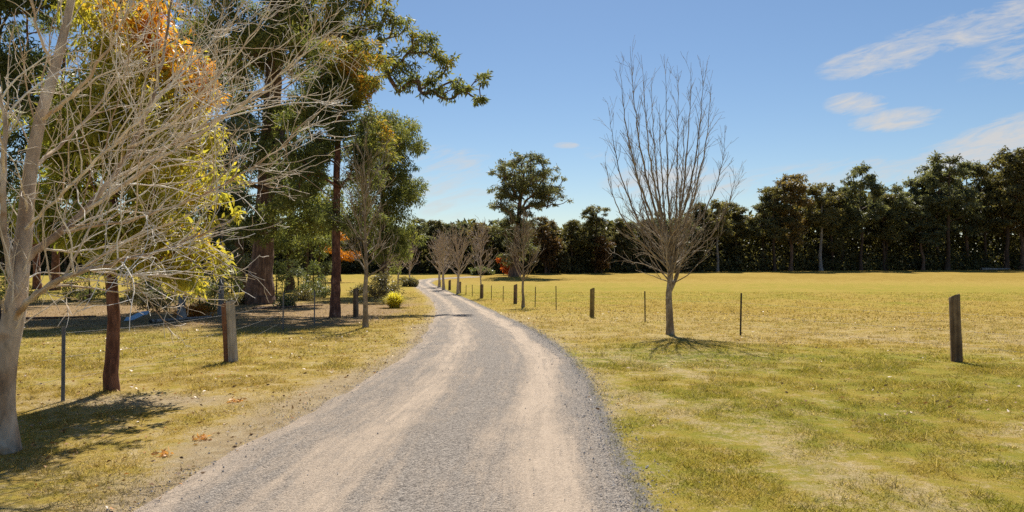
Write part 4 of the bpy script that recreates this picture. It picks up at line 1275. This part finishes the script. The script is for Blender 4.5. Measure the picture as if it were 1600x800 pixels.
def fences():
    f = empty('wire_fence', at(1494, 565), 0, 'post and wire fence right of the drive with a thick weathered near post', 'fence')
    path = []
    items = [('w', 1494, 565, 103, 16, 'post_wood', 'thick dark weathered nearest post'), ('p', 1157, 524, 66, 0, 'steel_dark', None), ('p', 1008, 503, 48, 0, 'steel_dark', None), ('w', 925, 496, 45, 7.5, 'post_olive', 'olive brown post left of the tall verge tree'),
             ('p', 869, 483, 36, 0, 'steel_dark', None), ('p', 836, 479, 31, 0, 'steel_dark', None), ('w', 805, 474, 29, 6, 'post_wood', None), ('p', 786, 471, 24, 0, 'steel_dark', None), ('p', 768, 468, 22, 0, 'steel_dark', None), ('w', 752.5, 466, 21, 5.5, 'post_wood', None),
             ('p', 738, 463, 18, 0, 'steel_dark', None), ('p', 728, 461, 16, 0, 'steel_dark', None), ('w', 718, 458, 17, 5, 'post_wood', None), ('w', 702.5, 453, 15, 4, 'post_wood', None)]
    first = np.array([14.0, 3.2, float(height(14.0, 3.2))])
    path.append(first)
    for i, (t, px, py, hp, wp, m, lb) in enumerate(items):
        b = at(px, py); S = b[1] / F
        if t == 'w': wood_post(b, hp * S, wp * S / 2, m, f, 600 + i, False, (0.012 if i else -.03, 0), lb)
        else: picket(b, hp * S, f, m, (.02 if i % 2 else -.01, 0), lb)
        path.append(b)
    wood_post(first, 1.15, .09, 'post_wood', f, 640)
    wire(path, (.28, .55, .85), f)
    g = empty('wire_fence', at(360, 565), 0, 'post and wire fence along the left verge, its nearest post a grey split slab', 'fence')
    path = [np.array([-6.6, 3.5, float(height(-6.6, 3.5))])]
    items = [('p', 98, 628, 116, 0, 'steel', 'near steel picket beside the pale bare tree'), ('w', 361, 566, 94, 19, 'post_grey', 'split grey and red brown post'), ('p', 442, 517, 60, 0, 'steel', None), ('p', 491, 506, 52, 0, 'steel', None), ('w', 556, 495, 44, 8, 'post_wood', 'short dark post right of the red trunk'),
             ('p', 573, 483, 32, 0, 'steel', None)]
    for i, (t, px, py, hp, wp, m, lb) in enumerate(items):
        b = at(px, py); S = b[1] / F
        if t == 'w': wood_post(b, hp * S, wp * S / 2 * (.86 if i == 1 else 1), m, g, 660 + i, i == 1, (-.05 if i == 1 else 0, 0), lb)
        else: picket(b, hp * S, g, m, (0.01, 0), lb)
        path.append(b)
    wood_post(path[0], 1.1, .085, 'post_grey', g, 690)
    wire(path, (.28, .55, .85), g)


fences()

# ------------------------------------------------------------------ light, sky, camera
w = bpy.data.worlds.new('World'); scene.world = w; w.use_nodes = True
nt = w.node_tree; nt.nodes.clear(); N = NT(nt)
out = nt.nodes.new('ShaderNodeOutputWorld')
sky = nt.nodes.new('ShaderNodeTexSky'); sky.sky_type = 'NISHITA'; sky.sun_disc = False
sky.sun_elevation = SUN_EL; sky.sun_rotation = SUN_AZ
sky.air_density = 1.0; sky.dust_density = .22; sky.ozone_density = 3.5; sky.altitude = 0
hs = N.n('ShaderNodeHueSaturation', {'Color': sky.outputs[0], 'Saturation': 1.07, 'Value': 1.0})
dirv = N.n('ShaderNodeTexCoord').outputs['Generated']
sx = N.n('ShaderNodeSeparateXYZ', {0: dirv})
yc = N.math('MAXIMUM', sx.outputs[1], .02)
cu = N.math('DIVIDE', sx.outputs[0], yc); cv = N.math('DIVIDE', sx.outputs[2], yc)
front = N.mapr(sx.outputs[1], .05, .2)
cvec = N.n('ShaderNodeCombineXYZ', {0: N.math('MULTIPLY', cu, 9.0), 1: N.math('MULTIPLY', N.math('SUBTRACT', cv, N.math('MULTIPLY', cu, .22)), 42.0), 2: 0.0}).outputs[0]
cn = N.noise(cvec, 1.0, 9, .68, 1.2)
cn2 = N.noise(cvec, 3.5, 5, .65, .3)


def cloud(px, py, rx, ry, slope, amt):
    u0, v0 = (px - 800) / F, (HZ - py) / F
    du = N.math('SUBTRACT', cu, u0)
    dv = N.math('SUBTRACT', N.math('SUBTRACT', cv, v0), N.math('MULTIPLY', du, slope))
    e = N.math('ADD', N.math('POWER', N.math('ABSOLUTE', N.math('DIVIDE', du, rx / F)), 2), N.math('POWER', N.math('ABSOLUTE', N.math('DIVIDE', dv, ry / F)), 2))
    return N.math('MULTIPLY', N.math('SUBTRACT', 1.0, e, clamp=True), amt)


tot = None
for c in ((1380, 90, 110, 30, .22, 1.0), (1540, 38, 200, 34, .24, .62), (1338, 162, 56, 20, .05, 1.0), (1400, 187, 85, 20, .12, .95), (1620, 205, 260, 42, .30, 1.0), (1580, 235, 170, 34, .2, .8), (1060, 285, 130, 36, .0, .7),
          (700, 250, 110, 26, -.1, .35), (884, 227, 24, 6, 0, .55), (940, 243, 40, 12, -.2, .35), (1300, 275, 260, 30, .1, .4), (1690, 60, 200, 60, .3, .6), (640, 300, 200, 50, 0, .3)):
    e = cloud(*c)
    tot = e if tot is None else N.math('MAXIMUM', tot, e)
cf = N.math('ADD', tot, N.math('MULTIPLY', N.math('SUBTRACT', cn, .5), 3.2))
cf = N.math('ADD', cf, N.math('MULTIPLY', N.math('SUBTRACT', cn2, .5), 1.0))
cf = N.math('MULTIPLY', N.mapr(cf, .05, 1.15), N.math('MINIMUM', N.math('MULTIPLY', tot, 4.0), 1.0))
cf = N.math('MULTIPLY', N.math('MULTIPLY', cf, front), .85)
CLOUD = (7.2, 6.95, 6.7)
colr = N.mix(cf, hs.outputs[0], CLOUD)
bg = N.n('ShaderNodeBackground', {'Color': colr, 'Strength': .059})
nt.links.new(bg.outputs[0], out.inputs[0])

sun = bpy.data.lights.new('sun', 'SUN'); sun.energy = 4.9; sun.angle = rad(.55); sun.color = (1.0, .94, .84)
so = bpy.data.objects.new('sun', sun); COL.objects.link(so)
dv = np.array([math.sin(SUN_AZ) * math.cos(SUN_EL), math.cos(SUN_AZ) * math.cos(SUN_EL), math.sin(SUN_EL)])
from mathutils import Vector
so.rotation_euler = Vector((-dv[0], -dv[1], -dv[2])).to_track_quat('-Z', 'Y').to_euler()
so.location = (0, 0, 60)

cam = bpy.data.cameras.new('camera'); co = bpy.data.objects.new('camera', cam); COL.objects.link(co)
cam.sensor_width = 36; cam.lens = F / 1600 * 36; cam.shift_y = (HZ - 400) / 1600
cam.clip_start = .05; cam.clip_end = 9000
co.location = (0, 0, EYE); co.rotation_euler = (rad(90), 0, 0)
scene.camera = co
scene.view_settings.view_transform = 'Standard'; scene.view_settings.look = 'None'
scene.view_settings.exposure = .67; scene.view_settings.gamma = 1; scene.view_settings.use_curve_mapping = False
cy = scene.cycles
cy.max_bounces = 7; cy.diffuse_bounces = 4; cy.glossy_bounces = 2; cy.transmission_bounces = 4; cy.transparent_max_bounces = 4
cy.use_denoising = False
